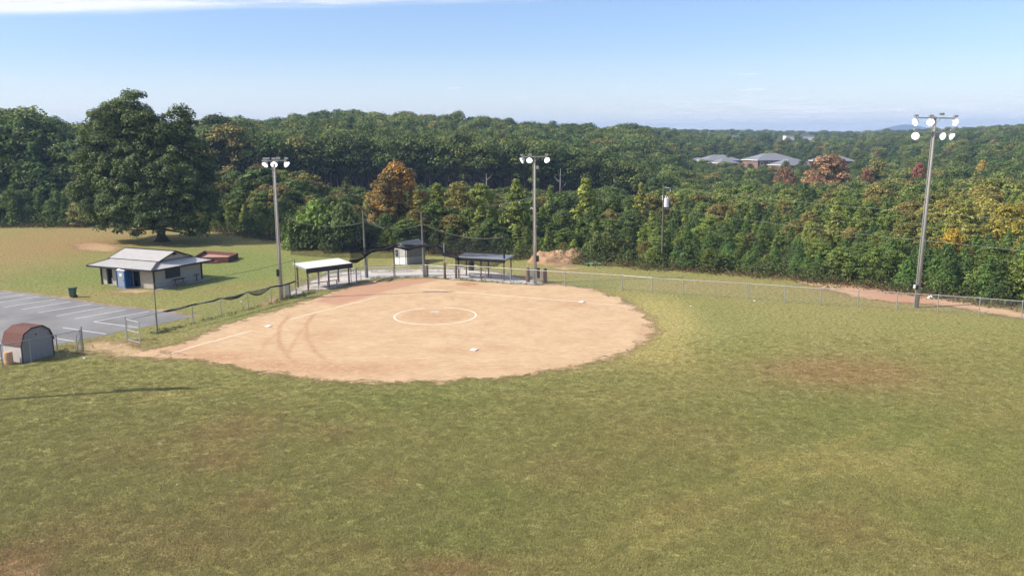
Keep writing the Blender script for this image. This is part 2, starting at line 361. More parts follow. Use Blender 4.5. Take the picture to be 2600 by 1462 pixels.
# big ground sheet
def lin(a, b, n): return list(np.linspace(a, b, n, endpoint=False))
gx = lin(-9000,-1000,10)+lin(-1000,-300,14)+lin(-300,-90,21)+lin(-90,90,181)+lin(90,300,21)+lin(300,1000,14)+lin(1000,9001,11)
gy = lin(-600,0,6)+lin(0,26,6)+lin(26,175,150)+lin(175,600,60)+lin(600,1600,20)+lin(1600,9001,12)
X, Y = np.meshgrid(gx, gy); x = X.ravel(); y = Y.ravel(); z = terrain(x, y); nx, ny = len(gx), len(gy)
a = np.arange(nx*ny).reshape(ny, nx); fs = np.stack([a[:-1,:-1].ravel(), a[:-1,1:].ravel(), a[1:,1:].ravel(), a[1:,:-1].ravel()], 1)
me = bpy.data.meshes.new('ground'); me.from_pydata(np.stack([x,y,z],1).tolist(), [], fs.tolist()); me.materials.append(groundmat('grass_ground'))
setattrs(me, x, y); me.polygons.foreach_set('use_smooth', [True]*len(me.polygons)); me.update()
go = bpy.data.objects.new('ground', me); C.objects.link(go); go['kind'] = 'structure'
def zc(u, v): return (400+u*.524, 700+v*.524)
tracks = [[zc(638,195),(zc(595,240)),zc(585,290),zc(595,340),zc(640,400),zc(700,450),zc(780,490)],[zc(760,185),zc(720,235),zc(725,300),zc(760,365),zc(830,420),zc(940,475)],
          [zc(600,260),zc(530,320),zc(480,400),zc(465,450)],[zc(700,260),zc(650,340),zc(620,420),zc(630,470)],[zc(300,400),zc(420,420),zc(560,470),zc(760,505)],[zc(960,170),zc(990,215)]]
tracks = [poly(t) for t in tracks]
redzone = poly([(800,765),(860,742),(905,722),(1000,712),(1090,702),(1170,700),(1060,722),(985,738),(930,755),(860,775)])
redmark = poly([(1152,722),(1170,717),(1200,716),(1218,722),(1190,727)])
def pathcov(x, y, e): e[:,0] = np.maximum(e[:,0], polysd(infield, x, y)/3+.5)
def infcov(x, y, e):
    e[:,0] = np.maximum(e[:,0], np.clip(polysd(gappath, x, y)/3+.44, -1, .66))
    e[:,1] = np.clip(polysd(redzone, x, y)/.8+.5, 0, 1)*.8
    mk = np.zeros(len(x))
    for i, t in enumerate(tracks): mk = np.maximum(mk, np.clip(1.25-lined(t, x, y)/.22, 0, 1)*(.8,.75,.45,.5,.4,.15)[i])
    mk = np.maximum(mk, np.clip(polysd(redmark, x, y)/.3+.5, 0, 1)*.95)
    for bx, by, rx, ry, am in ((1135,890,70,7,.35),(1260,882,40,6,.3),(1460,772,45,9,.5),(880,935,200,18,.6),(700,925,150,16,.65),(560,905,120,14,.7),(1330,935,200,12,.3),(480,885,80,14,.4),(1190,730,70,5,.3),(1640,850,30,30,.3),(820,850,60,18,.35)):
        c = G(bx, by); a = (G(bx+rx, by)-c).length; b = (G(bx, by-ry)-c).length
        mk = np.maximum(mk, am*np.exp(-((x-c.x)/a)**2-((y-c.y)/b)**2))
    c_ = (G(1001,804)+G(1208.6,799))/2; c_.y = (G(1085,781.5).y+G(1085,823.7).y)/2; mk = np.maximum(mk, .33*(np.hypot(x-c_.x,y-c_.y) < 3.2))
    e[:,2] = mk
DIRT = groundmat('infield_dirt', 'dirt'); THIN = groundmat('thin_worn_dirt', 'thin'); GRAV = groundmat('gravel_cover', 'gravel')
gridsheet('infield_ground', infield, .22, .008, DIRT, 2.9, infcov)
gridsheet('dirt_path', gappath, .35, .004, THIN, 2.4, pathcov)
gridsheet('gravel_ground', gravel, .35, .012, GRAV, .9, None)
def rp(x, y, e): e[:,1] = .55+.35*np.sin(x*.5); e[:,0] += .10
gridsheet('clay_path', redpath, .4, .004, DIRT, 1.2, rp)
gridsheet('bare_ground_patch', poly([(185,622),(240,615),(300,625),(280,640),(215,634)]), .5, .004, THIN, 1.8, rp)
gridsheet('bare_ground_patch', poly([(1395,682),(1435,676),(1475,681),(1440,685)]), .4, .004, THIN, 1.2, None)
gridsheet('bare_ground_patch', poly([(665,775),(690,760),(716,755),(722,768),(690,778)]), .3, .004, THIN, 1.0, rp)
gridsheet('bare_ground_patch', poly([(285,741),(330,733),(392,736),(388,741),(320,745)]), .3, .004, THIN, 1.0, None)
gridsheet('bare_ground_patch', poly([(-40,1400),(60,1420),(120,1470),(60,1500),(-60,1490)]), .3, .004, THIN, 1.5, rp)
# parking lot
def asphalt():
    m, nt = newmat('asphalt'); L = nt.links.new; out = N(nt,'ShaderNodeOutputMaterial'); b = N(nt,'ShaderNodeBsdfPrincipled'); b.inputs['Roughness'].default_value = .85
    tc = N(nt,'ShaderNodeTexCoord'); n1 = N(nt,'ShaderNodeTexNoise'); n1.inputs['Scale'].default_value = .25; n1.inputs['Detail'].default_value = 6; n2 = N(nt,'ShaderNodeTexNoise'); n2.inputs['Scale'].default_value = 18; n2.inputs['Detail'].default_value = 4
    for n in (n1,n2): L(tc.outputs['Object'], n.inputs['Vector'])
    r1 = N(nt,'ShaderNodeValToRGB'); r1.color_ramp.elements[0].position = .3; r1.color_ramp.elements[0].color = (.155,.15,.147,1); r1.color_ramp.elements[1].position = .7; r1.color_ramp.elements[1].color = (.245,.238,.228,1)
    L(n1.outputs['Fac'], r1.inputs[0]); mx = N(nt,'ShaderNodeMix', data_type='RGBA', blend_type='MULTIPLY'); mx.inputs[0].default_value = .5
    L(r1.outputs[0], mx.inputs[6]); L(n2.outputs['Fac'], mx.inputs[7]); sc = N(nt,'ShaderNodeVectorMath', operation='SCALE'); sc.inputs['Scale'].default_value = 1.3
    L(mx.outputs[2], sc.inputs[0]); L(sc.outputs[0], b.inputs['Base Color']); L(b.outputs[0], out.inputs['Surface'])
    bp = N(nt,'ShaderNodeBump'); bp.inputs['Strength'].default_value = .3; bp.inputs['Distance'].default_value = .02; L(n2.outputs['Fac'], bp.inputs['Height']); L(bp.outputs[0], b.inputs['Normal'])
    return m
rr = random.Random(3); pts = []
for i in range(len(lot)):
    p0 = Vector(lot[i]); p1 = Vector(lot[(i+1)%len(lot)]); k = max(1, int((p1-p0).length/.6))
    for j in range(k):
        q = p0.lerp(p1, j/k); pts.append((q.x+rr.uniform(-.12,.12), q.y+rr.uniform(-.12,.12), .016))
MB().add(pts, [tuple(range(len(pts)))]).build('parking_lot', asphalt())['kind'] = 'structure'
gridsheet('verge_ground', [tuple(Vector(p)+Vector(q)) for p, q in zip(lot[2:9], [(.2,.35)]*7)] + [tuple(Vector(p)-Vector((.1,.25))) for p in lot[8:1:-1]], .3, .004, THIN, .9, None)
for a,b in [((0,745.5),(31,741)),((-40,762),(62,748)),((-40,774),(101,753)),((10,780),(141,760)),((54,786),(179,766)),((96,794),(230,772.5)),((143,802.6),(265,780.6)),((190,809.6),(319,786.4)),((236,817),(378.5,790.7)),((238,817.3),(351,832)),((159.5,832),(269,848)),((137,858),(189,867)),((-60,862),(10,874)),((-60,902),(5,910.5))]:
    A = G(*a); B = G(*b); d = (B-A).normalized()*.055; n = Vector((-d.y,d.x,0)); u = Vector((0,0,.020))
    if a == (236,817): A = A + d*1.5
    MB().add([A-n+u, B-n+u, B+n+u, A+n+u], [(0,1,2,3)]).build('parking_line', M['paint'])['kind'] = 'structure'
# chalk lines
def ribbon(name, pts, w, seed=0, z=.013):
    r = random.Random(seed); P = []
    for p, q in zip(pts[:-1], pts[1:]):
        p = Vector(p).to_3d(); q = Vector(q).to_3d(); k = max(1, int((q-p).length/.35))
        for j in range(k): P.append(p.lerp(q, j/k))
    P.append(Vector(pts[-1]).to_3d()); vs = []
    for i, p in enumerate(P):
        d = (P[min(i+1,len(P)-1)]-P[max(i-1,0)]).normalized(); n = Vector((-d.y,d.x,0)); o = n*r.uniform(-.012,.012); ww = w*r.uniform(.75,1.15)/2
        vs += [p+n*ww+o+Vector((0,0,z)), p-n*ww+o+Vector((0,0,z))]
    o = MB().add(vs, [(2*i+1,2*i+3,2*i+2,2*i) for i in range(len(P)-1)]).build(name, M['chalk']); o['kind'] = 'structure'; return o
def g2(*pp): return [G(*p)[:2] for p in pp]
ribbon('foul_line', g2((1065,733),(1128.5,738.3),(1250,748),(1400,760.5),(1477,766.5)), .13, 1)
ribbon('foul_line', g2((1490,769),(1560,774),(1618,779.5)), .12, 2)
ribbon('foul_line', g2((958,754.5),(905,768),(850,781.5),(798,794.5),(738,811)), .13, 3)
ribbon('foul_line', g2((640,839),(560,861),(500,877),(436,897)), .14, 4)
# pitching circle: fitted through the photographed ellipse
cc = (G(1001,804)+G(1208.6,799))/2; ccy = (G(1085,781.5).y+G(1085,823.7).y)/2; cc.y = ccy; rad = (G(1208.6,800)-G(1001,804)).length/2
def arc(a0, a1, s): ribbon('pitching_circle', [(cc.x+rad*math.cos(t), cc.y+rad*math.sin(t)) for t in np.linspace(math.radians(a0), math.radians(a1), 60)], .14, s)
arc(-250, 82, 5)
print('circle', cc, rad)
# bases
def basepad(label, px, py, size, rz):
    b = MB(); b.box((0,0,.055), (size,size,.08), 0); o = b.build('base', M['base'], bevel=.02); p = G(px,py); o.location = (p.x,p.y,.004); o.rotation_euler = (0,0,rz)
    tag(o, label, 'base', 'white infield bases')
hp = Vector((-11.4,96.2,0)); ang = math.atan2(-(76.5-96.2), 0); th = math.atan2(G(682,829).y-hp.y, G(682,829).x-hp.x)
basepad('white square base near the wheel tracks on the left of the infield', 682,829, .48, th)
basepad('white square base closest to the camera on the infield', 1204,889, .5, th)
basepad('white square base beside scuffed sand at the right end of the infield', 1477,767.6, .48, th)
o = MB().box((0,0,.03), (.75,.18,.05)).build('pitching_rubber', M['base'], bevel=.01); p = G(1105,792.5); o.location = (p.x,p.y,.006); o.rotation_euler = (0,0,math.radians(8))
tag(o, 'short white pitching plate inside the chalk circle', 'pitching plate')
#HOME
# ------------------------------------------------------------------ fences
def fence(name, label, pts, h=1.8, posts=True, group='chain link fences', rail=True, postr=.045, skiprail=(), sag=0):
    """pts: world points; every point is a post"""
    t = thing(name, label, 'fence', pts[0], 0, group, absolute=True)
    for p in pts:
        b = MB(); b.tube([p, p+Vector((0,0,h+.06))], postr, 7); b.tube([p+Vector((0,0,h+.06)), p+Vector((0,0,h+.12))], [postr*1.2, .01], 7); b.build('post', M['galv'], t)
    if rail:
        b = MB(); b.tube([p+Vector((0,0,h)) for p in pts], .032, 6); b.build('top_rail', M['rail'], t)
    b = MB()
    for i, (p, q) in enumerate(zip(pts[:-1], pts[1:])): b.add([p+Vector((0,0,.03)), q+Vector((0,0,.03)), q+Vector((0,0,h-.03)), p+Vector((0,0,h-.03))], [(0,1,2,3)])
    b.build('wire_mesh', M['chain'], t)
    return t
FA = G(325,864); FB = G(905,716.5)
leftposts = [online(px, FA, FB) for px in (325,398.5,490.7,562.5,631,690,752,809,858.5,892)]
fence('chain_link_fence', 'chain link fence with black netting rolled along its top, left of the infield', leftposts)
fence('chain_link_fence', 'short chain link fence behind home plate, in front of the gravel', [G(892,720), G(930,706.5), G(1000,703.5), G(1078,703), G(1129,706.5)], 1.5)
rp_ = [(1129,706.5),(1168,709),(1232.8,713.8),(1297,718.5),(1362,723),(1434.5,728),(1507,732.5),(1580,737.5),(1655,744.5),(1733.6,750),(1816,755.5),(1899.6,761),(1991.5,768),(2083,775),(2178,781),(2276,787),(2380,794),(2485,802),(2592.7,811),(2700,821),(2812,832)]
fence('chain_link_fence', 'long grey chain link fence running from the right dugout across the outfield', [G(*p) for p in rp_], 1.72)
lf = [G(212,892)]; e = G(0,875.5,1.8); e.z = 0; dirv = (e-lf[0]); 
lf = [lf[0]+dirv*t for t in (0,.33,.66,1.0,1.4)]
fence('chain_link_fence', 'chain link fence passing in front of the small red-roofed shed', lf)
# gates
def gate(label, hinge, free, h, hf, brace):
    t = thing('gate', label, 'gate', hinge, 0, 'open chain link gates', absolute=True)
    b = MB(); b.tube([hinge, hinge+Vector((0,0,h+.15))], .06, 8); b.build('hinge_post', M['galv'], t)
    b = MB(); z = Vector((0,0,1)); i = hinge+(free-hinge).normalized()*.12
    b.tube([i+z*.08, i+z*(h-.03)], .034, 6); b.tube([free+z*.08, free+z*hf], .04, 6)
    b.tube([i+z*.1, free+z*.1], .03, 6); b.tube([i+z*(h-.05), free+z*(hf-.04)], .03, 6)
    if brace == 'mid': b.tube([i+z*h*.5, free+z*hf*.5], .03, 6)
    else: b.tube([i+z*h*.65, free+z*.35], .028, 6)
    b.build('gate_frame', M['rail'], t)
    MB().add([i+z*.1, free+z*.1, free+z*(hf-.04), i+z*(h-.05)], [(0,1,2,3)]).build('wire_mesh', M['chain'], t)
gate('open grey gate leaf standing between the parking lot and the infield', G(323,864.6), G(357,873.5), 1.95, 1.95, 'mid')
gate('open sagging gate leaf beside the small red-roofed shed', G(212,892), G(197,893.5), 1.95, 1.4, 'diag')
gate('narrow grey gate standing at the right end of the white-roofed dugout', G(905,716.5), G(917,712), 1.7, 1.7, 'mid')
# fallen net along left fence
def sagpath(P, drop, n=9, seed=0):
    r = random.Random(seed); out = []
    for i, (p, q) in enumerate(zip(P[:-1], P[1:])):
        dr = drop[i % len(drop)]
        for j in range(n):
            t = j/n; v = p.lerp(q, t); v.z -= dr*4*t*(1-t) + r.uniform(0,.03); out.append(v)
    out.append(P[-1]); return out
z = Vector((0,0,1))
T = thing('fallen_net', 'black netting drooping along the top of the left fence', 'net', leftposts[2], 0, absolute=True)
seq = [online(px, FA, FB)+z*1.84 for px in (418,490.7,562.5,631,690,752)]
off = Vector((.03,-.05,0))
MB().tube(sagpath([p+off for p in seq], [.12,.1,.3,.55,.1], 10, 1), [.05+.03*math.sin(i*.8) for i in range(51)], 6).build('rope', M['rope'], T)
MB().tube(sagpath([p-off for p in seq], [.02,.05,.15,.06,.2], 10, 2), .045, 6).build('rope', M['rope'], T)
b = MB(); pa = sagpath([p-off*.4 for p in seq], [.02,.05,.1,.1,.1], 10, 3); pb = sagpath([p-off*.4 for p in seq], [.2,.15,.45,.6,.2], 10, 4)
b.add(pa+pb, [(i,i+1,len(pa)+i+1,len(pa)+i) for i in range(len(pa)-1)]); b.build('netting', M['shade'], T)
# tall slim posts and cable of the left side net
PA = online(398.5, FA, FB)+Vector((.12,-.1,0)); PB = online(751, FA, FB)+Vector((.1,-.08,0)); hA = HT(PA,721); hB = HT(PB,660)
for p, h, lab in ((PA,hA,'tall slim green-grey net post near the open gate'),(PB,hB,'tall slim green-grey net post at the left end of the left dugout')):
    o = thing('net_post', lab, 'post', p, 0, 'slim net posts'); MB().tube([(0,0,0),(0,0,h)], .05, 8).build('pole', M['steelpole'], o); MB().tube([(0,0,h),(0,0,h+.08)], [.06,.02], 8).build('cap', M['steelpole'], o)
o = MB().tube(sagpath([PA+z*hA, PB+z*hB], [.35], 24), .022, 5).build('support_cable', M['steelpole']); tag(o, 'thin cable strung between the two slim net posts on the left', 'cable')
# ------------------------------------------------------------------ backstop poles and net
BP = [(930,705,535),(1078,702.5,540),(1280,712,530)]
bps = []
for i, (px, py, ty) in enumerate(BP):
    p = G(px, py); h = HT(p, ty); lab = ('tall tapering backstop pole at the right end of the left dugout','tall backstop pole between the white shed and the right dugout','dark slim backstop pole in front of the right dugout roof')[i]
    o = thing('backstop_pole', lab, 'pole', p, 0, 'backstop net poles'); lean = (-.12,-.2,0)[i]
    MB().tube([(0,0,0),(lean,0,h)], [(.17,.2,.09)[i],(.075,.09,.045)[i]], 10).build('pole', (M['steelpole'],M['steelpole'],M['black'])[i], o)
    MB().tube([(0,0,h-.3),(.3,0,h-.35)], .02, 5).build('bracket', M['galv'], o)
    if i == 1: MB().box((.35,.1,1.05), (.26,.2,2.1)).build('timber_stub', M['wood'], o)
    if i == 0: MB().box((.2,.08,1.3), (.1,.1,2.6)).build('timber_stub', M['galv'], o)
    bps.append((p, h))
T = thing('backstop_net', 'huge sagging dark backstop net hanging between the tall poles', 'net', bps[0][0], 0, absolute=True)
nl = G(770,716)+Vector((-2.0,2.5,0))
cols = [(nl, 3.0, 7.4), (bps[0][0]+Vector((0,.3,0)), 2.4, 6.9), (bps[1][0]+Vector((0,.3,0)), 2.6, 6.5), (bps[2][0]+Vector((0,.3,0)), 3.0, 5.2)]
b = MB(); vs = []; n = 12; K = 0
for (p,a0,b0),(q,a1,b1) in zip(cols[:-1], cols[1:]):
    for j in range(n):
        t = j/n; m = p.lerp(q, t); s = 4*t*(1-t); vs += [Vector((m.x,m.y,a0+(a1-a0)*t-.15*s)), Vector((m.x,m.y+.3*s,(a0+(a1-a0)*t+b0+(b1-b0)*t)/2-.4*s)), Vector((m.x,m.y,b0+(b1-b0)*t-.75*s))]; K += 1
m = cols[-1][0]; vs += [Vector((m.x,m.y,3.0)), Vector((m.x,m.y,4.1)), Vector((m.x,m.y,5.2))]
b.add(vs, [(3*i+r, 3*i+3+r, 3*i+4+r, 3*i+1+r) for i in range(K) for r in (0,1)]); b.build('net_panel', M['net'], T, smooth=True)
MB().tube([vs[3*i+2] for i in range(K+1)], .03, 4).build('top_cable', M['steelpole'], T)
p0 = G(925,556, 0)
s0 = bps[0][0]+z*HT(bps[0][0],556); s1 = G(972,581,0); 
dd = bps[0][0].lerp(bps[1][0], .33); dd.z = HT(dd, 581); MB().tube([s0, dd], .03, 5).build('stay', M['galv'], T)
# heavy rolled shade cloth swags (black) from left dugout roof over to right dugout
def atheight(base, py): 
    v = base.copy(); v.z = HT(base, py); return v
B0 = G(892,720); B1 = bps[0][0]; B2 = G(1000,703.5); B3 = bps[1][0]; B4 = G(1129,706.5); B5 = G(1165,709); 
def onp(px, y): # a point on the backstop front line at photo column px and photo row y
    P = [B0,B1,B2,B3,B4,B5,G(1232,713.5)+Vector((0,1.2,0)),G(1282,713)]
    for a, c in zip(P[:-1], P[1:]):
        if PX(*a)[0]-.01 <= px <= PX(*c)[0]+.01: q = online(px, a, c); return atheight(q, y)
    return atheight(P[-1], y)
T = thing('shade_net', 'black shade net slung from the left dugout roof over to the right dugout', 'net', B1, 0, absolute=True)
hi = [(889,637),(905,634),(925,628),(960,627),(1000,621),(1015,621),(1040,620),(1060,622),(1075,620),(1110,619),(1130,630),(1150,643),(1165,646)]
lo = [(889,662),(905,664),(925,655),(945,637),(975,634),(1003,627),(1020,630),(1040,632),(1060,628),(1075,624),(1110,626),(1127,646),(1145,652),(1165,655)]
def interp(T_, x):
    for (a,b_),(c,d_) in zip(T_[:-1], T_[1:]):
        if a <= x <= c: return b_+(d_-b_)*(x-a)/(c-a)
    return T_[-1][1] if x > T_[-1][0] else T_[0][1]
b = MB(); vs = []; X_ = list(np.linspace(892,1164,56))
for xx in X_: vs += [onp(xx, interp(hi, xx)), onp(xx, interp(lo, xx))]
b.add(vs, [(2*i,2*i+2,2*i+3,2*i+1) for i in range(len(X_)-1)]); b.build('netting', M['shade'], T)
MB().tube([onp(xx, interp(lo, xx)) for xx in X_], [.17+.07*math.sin(i*.7) for i in range(56)], 6).build('lower_hem', M['rope'], T)
MB().tube([onp(xx, interp([(889,639),(915,640),(930,650),(947,637),(975,632),(1003,622),(1060,625),(1110,621),(1165,650)], xx)) for xx in X_], [.09+.05*math.sin(i*.9) for i in range(56)], 5).build('upper_hem', M['rope'], T)
MB().tube([onp(889,637), onp(885,663)], .05, 5).build('side_hem', M['rope'], T)
for px, top in ((1003,622),(1129,619)):
    q = G(px, 706.5 if px > 1100 else 703.5); o = thing('net_post', 'slim net post standing before the white shed door' if px < 1100 else 'slim net post at the left corner of the right dugout fence', 'post', q, 0, 'slim net posts')
    hh = HT(q, top); MB().tube([(0,0,0),(0,0,hh)], .055, 8).build('pole', M['darkpole'] if px < 1100 else M['galv'], o)
    MB().tube([(0,0,hh),(0,0,hh+.06)], [.065,.02], 8).build('cap', M['galv'], o)
# ------------------------------------------------------------------ corrugated sheet between a->b (eave direction) and up-slope vector
def corr(b, a, e, up, pitch=.25, amp=.035, th=.02, mi=0):
    a = Vector(a); e = Vector(e); up = Vector(up); L_ = (e-a).length; n = max(2, int(L_/pitch))*2; d = (e-a)/n; nr = d.cross(up).normalized()
    if nr.z < 0: nr = -nr
    vs = []
    for i in range(n+1):
        o = nr*(amp if i % 2 else 0); vs += [a+d*i+o, a+d*i+up+o]
    b.add(vs, [(2*i,2*i+2,2*i+3,2*i+1) for i in range(n)], mi)
    return b
def dugout(label, c0, c1, depth_vec, zf, zb, roofm, over=.35, group='roofed dugouts', postw=.16, cols=4, fasc=.35, benchside=True):
    """c0,c1 front corners (world), depth_vec to the back"""
    t = thing('dugout', label, 'dugout', c0, 0, group, absolute=True)
    d = (c1-c0).normalized(); dv = depth_vec; dn = dv.normalized()
    f0 = c0-d*over-dn*over; f1 = c1+d*over-dn*over; k0 = c0-d*over+dv+dn*over; k1 = c1+d*over+dv+dn*over
    F0 = f0+z*zf; F1 = f1+z*zf; Kb = k0+z*zb; b = MB(); corr(b, F0, F1, Kb-F0, .3, .03); b.build('roof', roofm, t)
    b = MB(); b.slab([F0-z*.02, F1-z*.02, k1+z*(zb-.02), k0+z*(zb-.02)], .05); b.build('roof_deck', M['darktrim'], t)
    b = MB(); b.beam(F0-z*fasc/2-z*.05, F1-z*fasc/2-z*.05, .05, fasc); b.build('fascia', M['darktrim'], t)
    b = MB(); b.beam(F0-z*.12, k0+z*(zb-.12), .05, .16); b.beam(F1-z*.12, k1+z*(zb-.12), .05, .16); b.beam(k0+z*(zb-.12), k1+z*(zb-.12), .05, .14); b.build('trim', M['galv'], t)
    for i in range(cols):
        p = c0.lerp(c1, i/(cols-1)) if cols > 1 else c0
        for q, zz in ((p, zf-.1),(p+dv, zb-.1)):
            MB().beam(q, q+z*zz, postw, postw).build('post', M['wood'], t)
    bb = c0+d*.8+dv*.6; be = c1-d*.8+dv*.6; b = MB(); b.beam(bb+z*.47, be+z*.47, .3, .05)
    for i in range(4):
        q = bb.lerp(be, i/3*.96+.02); b.beam(q, q+z*.44, .08, .08)
    b.build('bench', M['benchred'], t)
    return t, F0, F1
c0 = G(783,737); c1 = G(883,722.5); dvec = (c1-c0).normalized(); bk = Vector((-dvec.y, dvec.x, 0))*2.3
ext = c1 + dvec*.2
T1, lf0, lf1 = dugout('open dugout with a bright white metal roof and black fascia, left side', c0, ext, bk, 2.55, 2.85, M['whiteroof2'], .35, cols=3, fasc=.5)
r0 = G(1165,706.5); r1 = G(1280,713.5); r1v = (r1-r0).normalized(); bk2 = Vector((-r1v.y, r1v.x, 0)); bk2 = (bk2*2.2) if bk2.y > 0 else -bk2*2.2
T2, rf0, rf1 = dugout('open dugout with a dull grey roof beside the middle light pole', r0, r1, bk2, 2.62, 2.8, M['greyroof'], .3, cols=3, fasc=.28)
# dark shade cloth hanging under the right dugout's front edge
T = thing('shade_cloth', 'black cloth drooping in scallops from the front of the grey-roofed dugout', 'cloth', r0, 0, absolute=True)
b = MB(); vs = []; n = 40
for i in range(n+1):
    t = i/n; p = rf0.lerp(rf1, t) + Vector((0,-.05,-.15)); dr = .45+.5*abs(math.sin(t*math.pi*1.9+.9))**1.2+.04*math.sin(i*2.1)
    if t > .85: dr *= (1-t)/.15*.8+.2
    vs += [p, p-z*dr]
b.add(vs, [(2*i,2*i+2,2*i+3,2*i+1) for i in range(n)]); b.build('cloth', M['shade'], T)
MB().tube([vs[2*i+1] for i in range(n+1)], .025, 5).build('hem', M['rope'], T)
# ------------------------------------------------------------------ light poles
def floodlight(parent, x, zc_, aim, tilt, sz=.35, drop=.45):
    """reflector bowl hanging from a ballast box on the crossarm; aim: heading in degrees, tilt below horizontal"""
    o = MB(); o.box((x,0,zc_+.14), (.38,.3,.2)); ba = o.build('ballast', M['galv'], parent, bevel=.02)
    a = math.radians(aim); ti = math.radians(tilt); d = Vector((math.sin(a)*math.cos(ti), -math.cos(a)*math.cos(ti), -math.sin(ti)))
    c = Vector((x,0,zc_-drop)) ; u = d.cross(Vector((0,0,1))).normalized(); w = d.cross(u)
    prof = [(-.42,.07),(-.34,.14),(-.2,.27),(-.05,.37),(.1,.42),(.12,.43)]; n = 16; vs = []
    for t, r in prof:
        for j in range(n):
            an = 2*math.pi*j/n; vs.append(c + d*t*sz/.42 + (u*math.cos(an)+w*math.sin(an))*r*sz/.42)
    b = MB(); b.add(vs, [(i*n+j, i*n+(j+1)%n, (i+1)*n+(j+1)%n, (i+1)*n+j) for i in range(len(prof)-1) for j in range(n)] + [tuple(range(n))[::-1]])
    sh = b.build('reflector', M['lampshell'], parent, smooth=True)
    vs = [c + d*.06*sz/.42 + (u*math.cos(2*math.pi*j/n)+w*math.sin(2*math.pi*j/n))*.385*sz/.42 for j in range(n)]
    MB().add(vs, [tuple(range(n))]).build('lamp_glass', M['lamp'], sh)
    MB().tube([Vector((x,0,zc_+.05)), c-d*.38*sz/.42], .03, 5).build('yoke', M['galv'], sh)
def lightpole(label, px, py, topy, arms, lamps, boxes=(), lean=0.0, r0=.18, r1=.105, extra=None, loc=None, hh=None, pipe=1):
    p = loc or G(px, py); h = hh or HT(p, topy); t = thing('light_pole', label, 'light pole', p, 0, 'stadium light poles')
    t.rotation_euler = (0, math.radians(lean), 0)
    MB().tube([(0,0,0),(0,0,h*.5),(0,0,h)], [r0,(r0+r1)/2,r1], 12).build('pole', M['pole'], t, smooth=True)
    MB().tube([(-r0-.05,-.05,0),(-r0-.04,-.05,h*.25),(-r1-.05,-.05,h-.6)], .05, 6).build('conduit', M['galv'], t)
    for z0, x0, x1 in arms:
        b = MB(); b.beam((x0,-.16,h-z0), (x1,-.16,h-z0), .1, .12); b.beam((-.5,-.14,h-z0-.02),(0,-.1,h-z0-.6), .04, .04); b.beam((.5,-.14,h-z0-.02),(0,-.1,h-z0-.6), .04, .04); b.build('crossarm', M['galv'], t)
    for x, z0, aim, tilt in lamps: floodlight(t, x, h-z0+.06, aim, tilt)
    for x, z0, w, hh_, m_ in boxes: MB().box((x,-.2,(z0 if z0 > 1 else h+z0+.12)), (w,.2,hh_), 0).build('electric_box', M[m_], t, bevel=.02)
    if extra: extra(t, h)
    return p, h
pL = lightpole('left stadium light pole standing beside the left dugout', 716, 759, 408, [(0,-1.25,1.35)], [(-.95,0,-30,42),(-.02,0,12,28),(1.3,0,72,38)], [(-.26,2.9,.24,.75,'black'),(.5,.12,.42,.24,'galv'),(-.55,.1,.3,.2,'galv')])
def cam2(t, h): 
    MB().tube([(-.2,0,h*.50),(-.2,0,h*.585),(-.26,0,h*.6),(-.4,0,h*.605),(-.52,0,h*.595)], .045, 6).build('weatherhead', M['whitepl'], t)
pM = lightpole('middle stadium light pole rising behind the fence by the right dugout', 1360, 720, 398, [(0,-1.5,1.45)], [(-1.45,0,-72,30),(-.6,0,-5,32),(1.4,0,28,32)], [(.32,-1.35,.3,.35,'galv'),(.25,3.0,.3,.7,'black'),(-.32,1.9,.01,.01,'galv')][:2], lean=-.25, extra=cam2)
pR = lightpole('right stadium light pole with two crossarms and lit lamps near the clay path', 2327, 781, 296, [(.15,-1.75,1.75),(1.45,-1.7,1.75)], [(-1.85,.15,-70,25),(-.42,.15,-18,12),(1.95,.15,22,22),(-1.75,1.45,-20,12),(.85,1.45,18,12),(1.75,1.45,35,30)], [(.5,.1,.45,.22,'galv'),(-.48,2.15,.16,.36,'whitepl'),(-.26,2.1,.2,.42,'black')], lean=1.2, r0=.22, r1=.13)
MB().box((0,0,.01),(.02,.02,.02))
lightpole('stadium light pole outside the left edge, seen only by its shadow', 0, 0, 0, [(.15,-1.7,1.7),(1.4,-1.7,1.7)], [(-1.6,.15,-10,30),(-.5,.15,0,30),(.6,.15,0,30),(1.6,.15,10,30),(-1.6,1.4,-10,30),(-.5,1.4,0,30),(1.6,1.4,10,30)], [], loc=Vector((-40.6,53.6,0)), hh=14.8, r0=.24, r1=.15)
# white conduit with the right pole
# electrical stand at the middle pole
T = thing('meter_stand', 'electric meter boxes mounted between two round-topped timber posts at the middle light pole', 'meter stand', G(1362,717), 0, absolute=True)
a_ = G(1340.5,715.5); c_ = G(1384,718)
for p in (a_, c_):
    b = MB(); b.tube([p, p+z*1.5, p+z*1.66, p+z*1.74], [.24,.24,.2,.08], 12); b.build('timber_post', M['wood'], T)
for f, w, zz, hh_, m_ in ((.22,.36,1.2,.95,'galv'),(.58,.5,1.15,1.2,'black'),(.80,.32,.95,1.1,'greysid'),(.42,.26,1.55,.5,'galv')):
    p = a_.lerp(c_, f); MB().box((p.x,p.y-.05,zz), (w,.22,hh_)).build('meter_box', M[m_], T, bevel=.02)
b = MB(); b.beam(a_+z*1.45, c_+z*1.45, .08, .1); b.beam(a_+z*.75, c_+z*.75, .08, .1)
for f in (.25,.6,.8): p = a_.lerp(c_, f); b.tube([p, p+z*.8], .04, 6)
b.build('cross_rail', M['galv'], T)
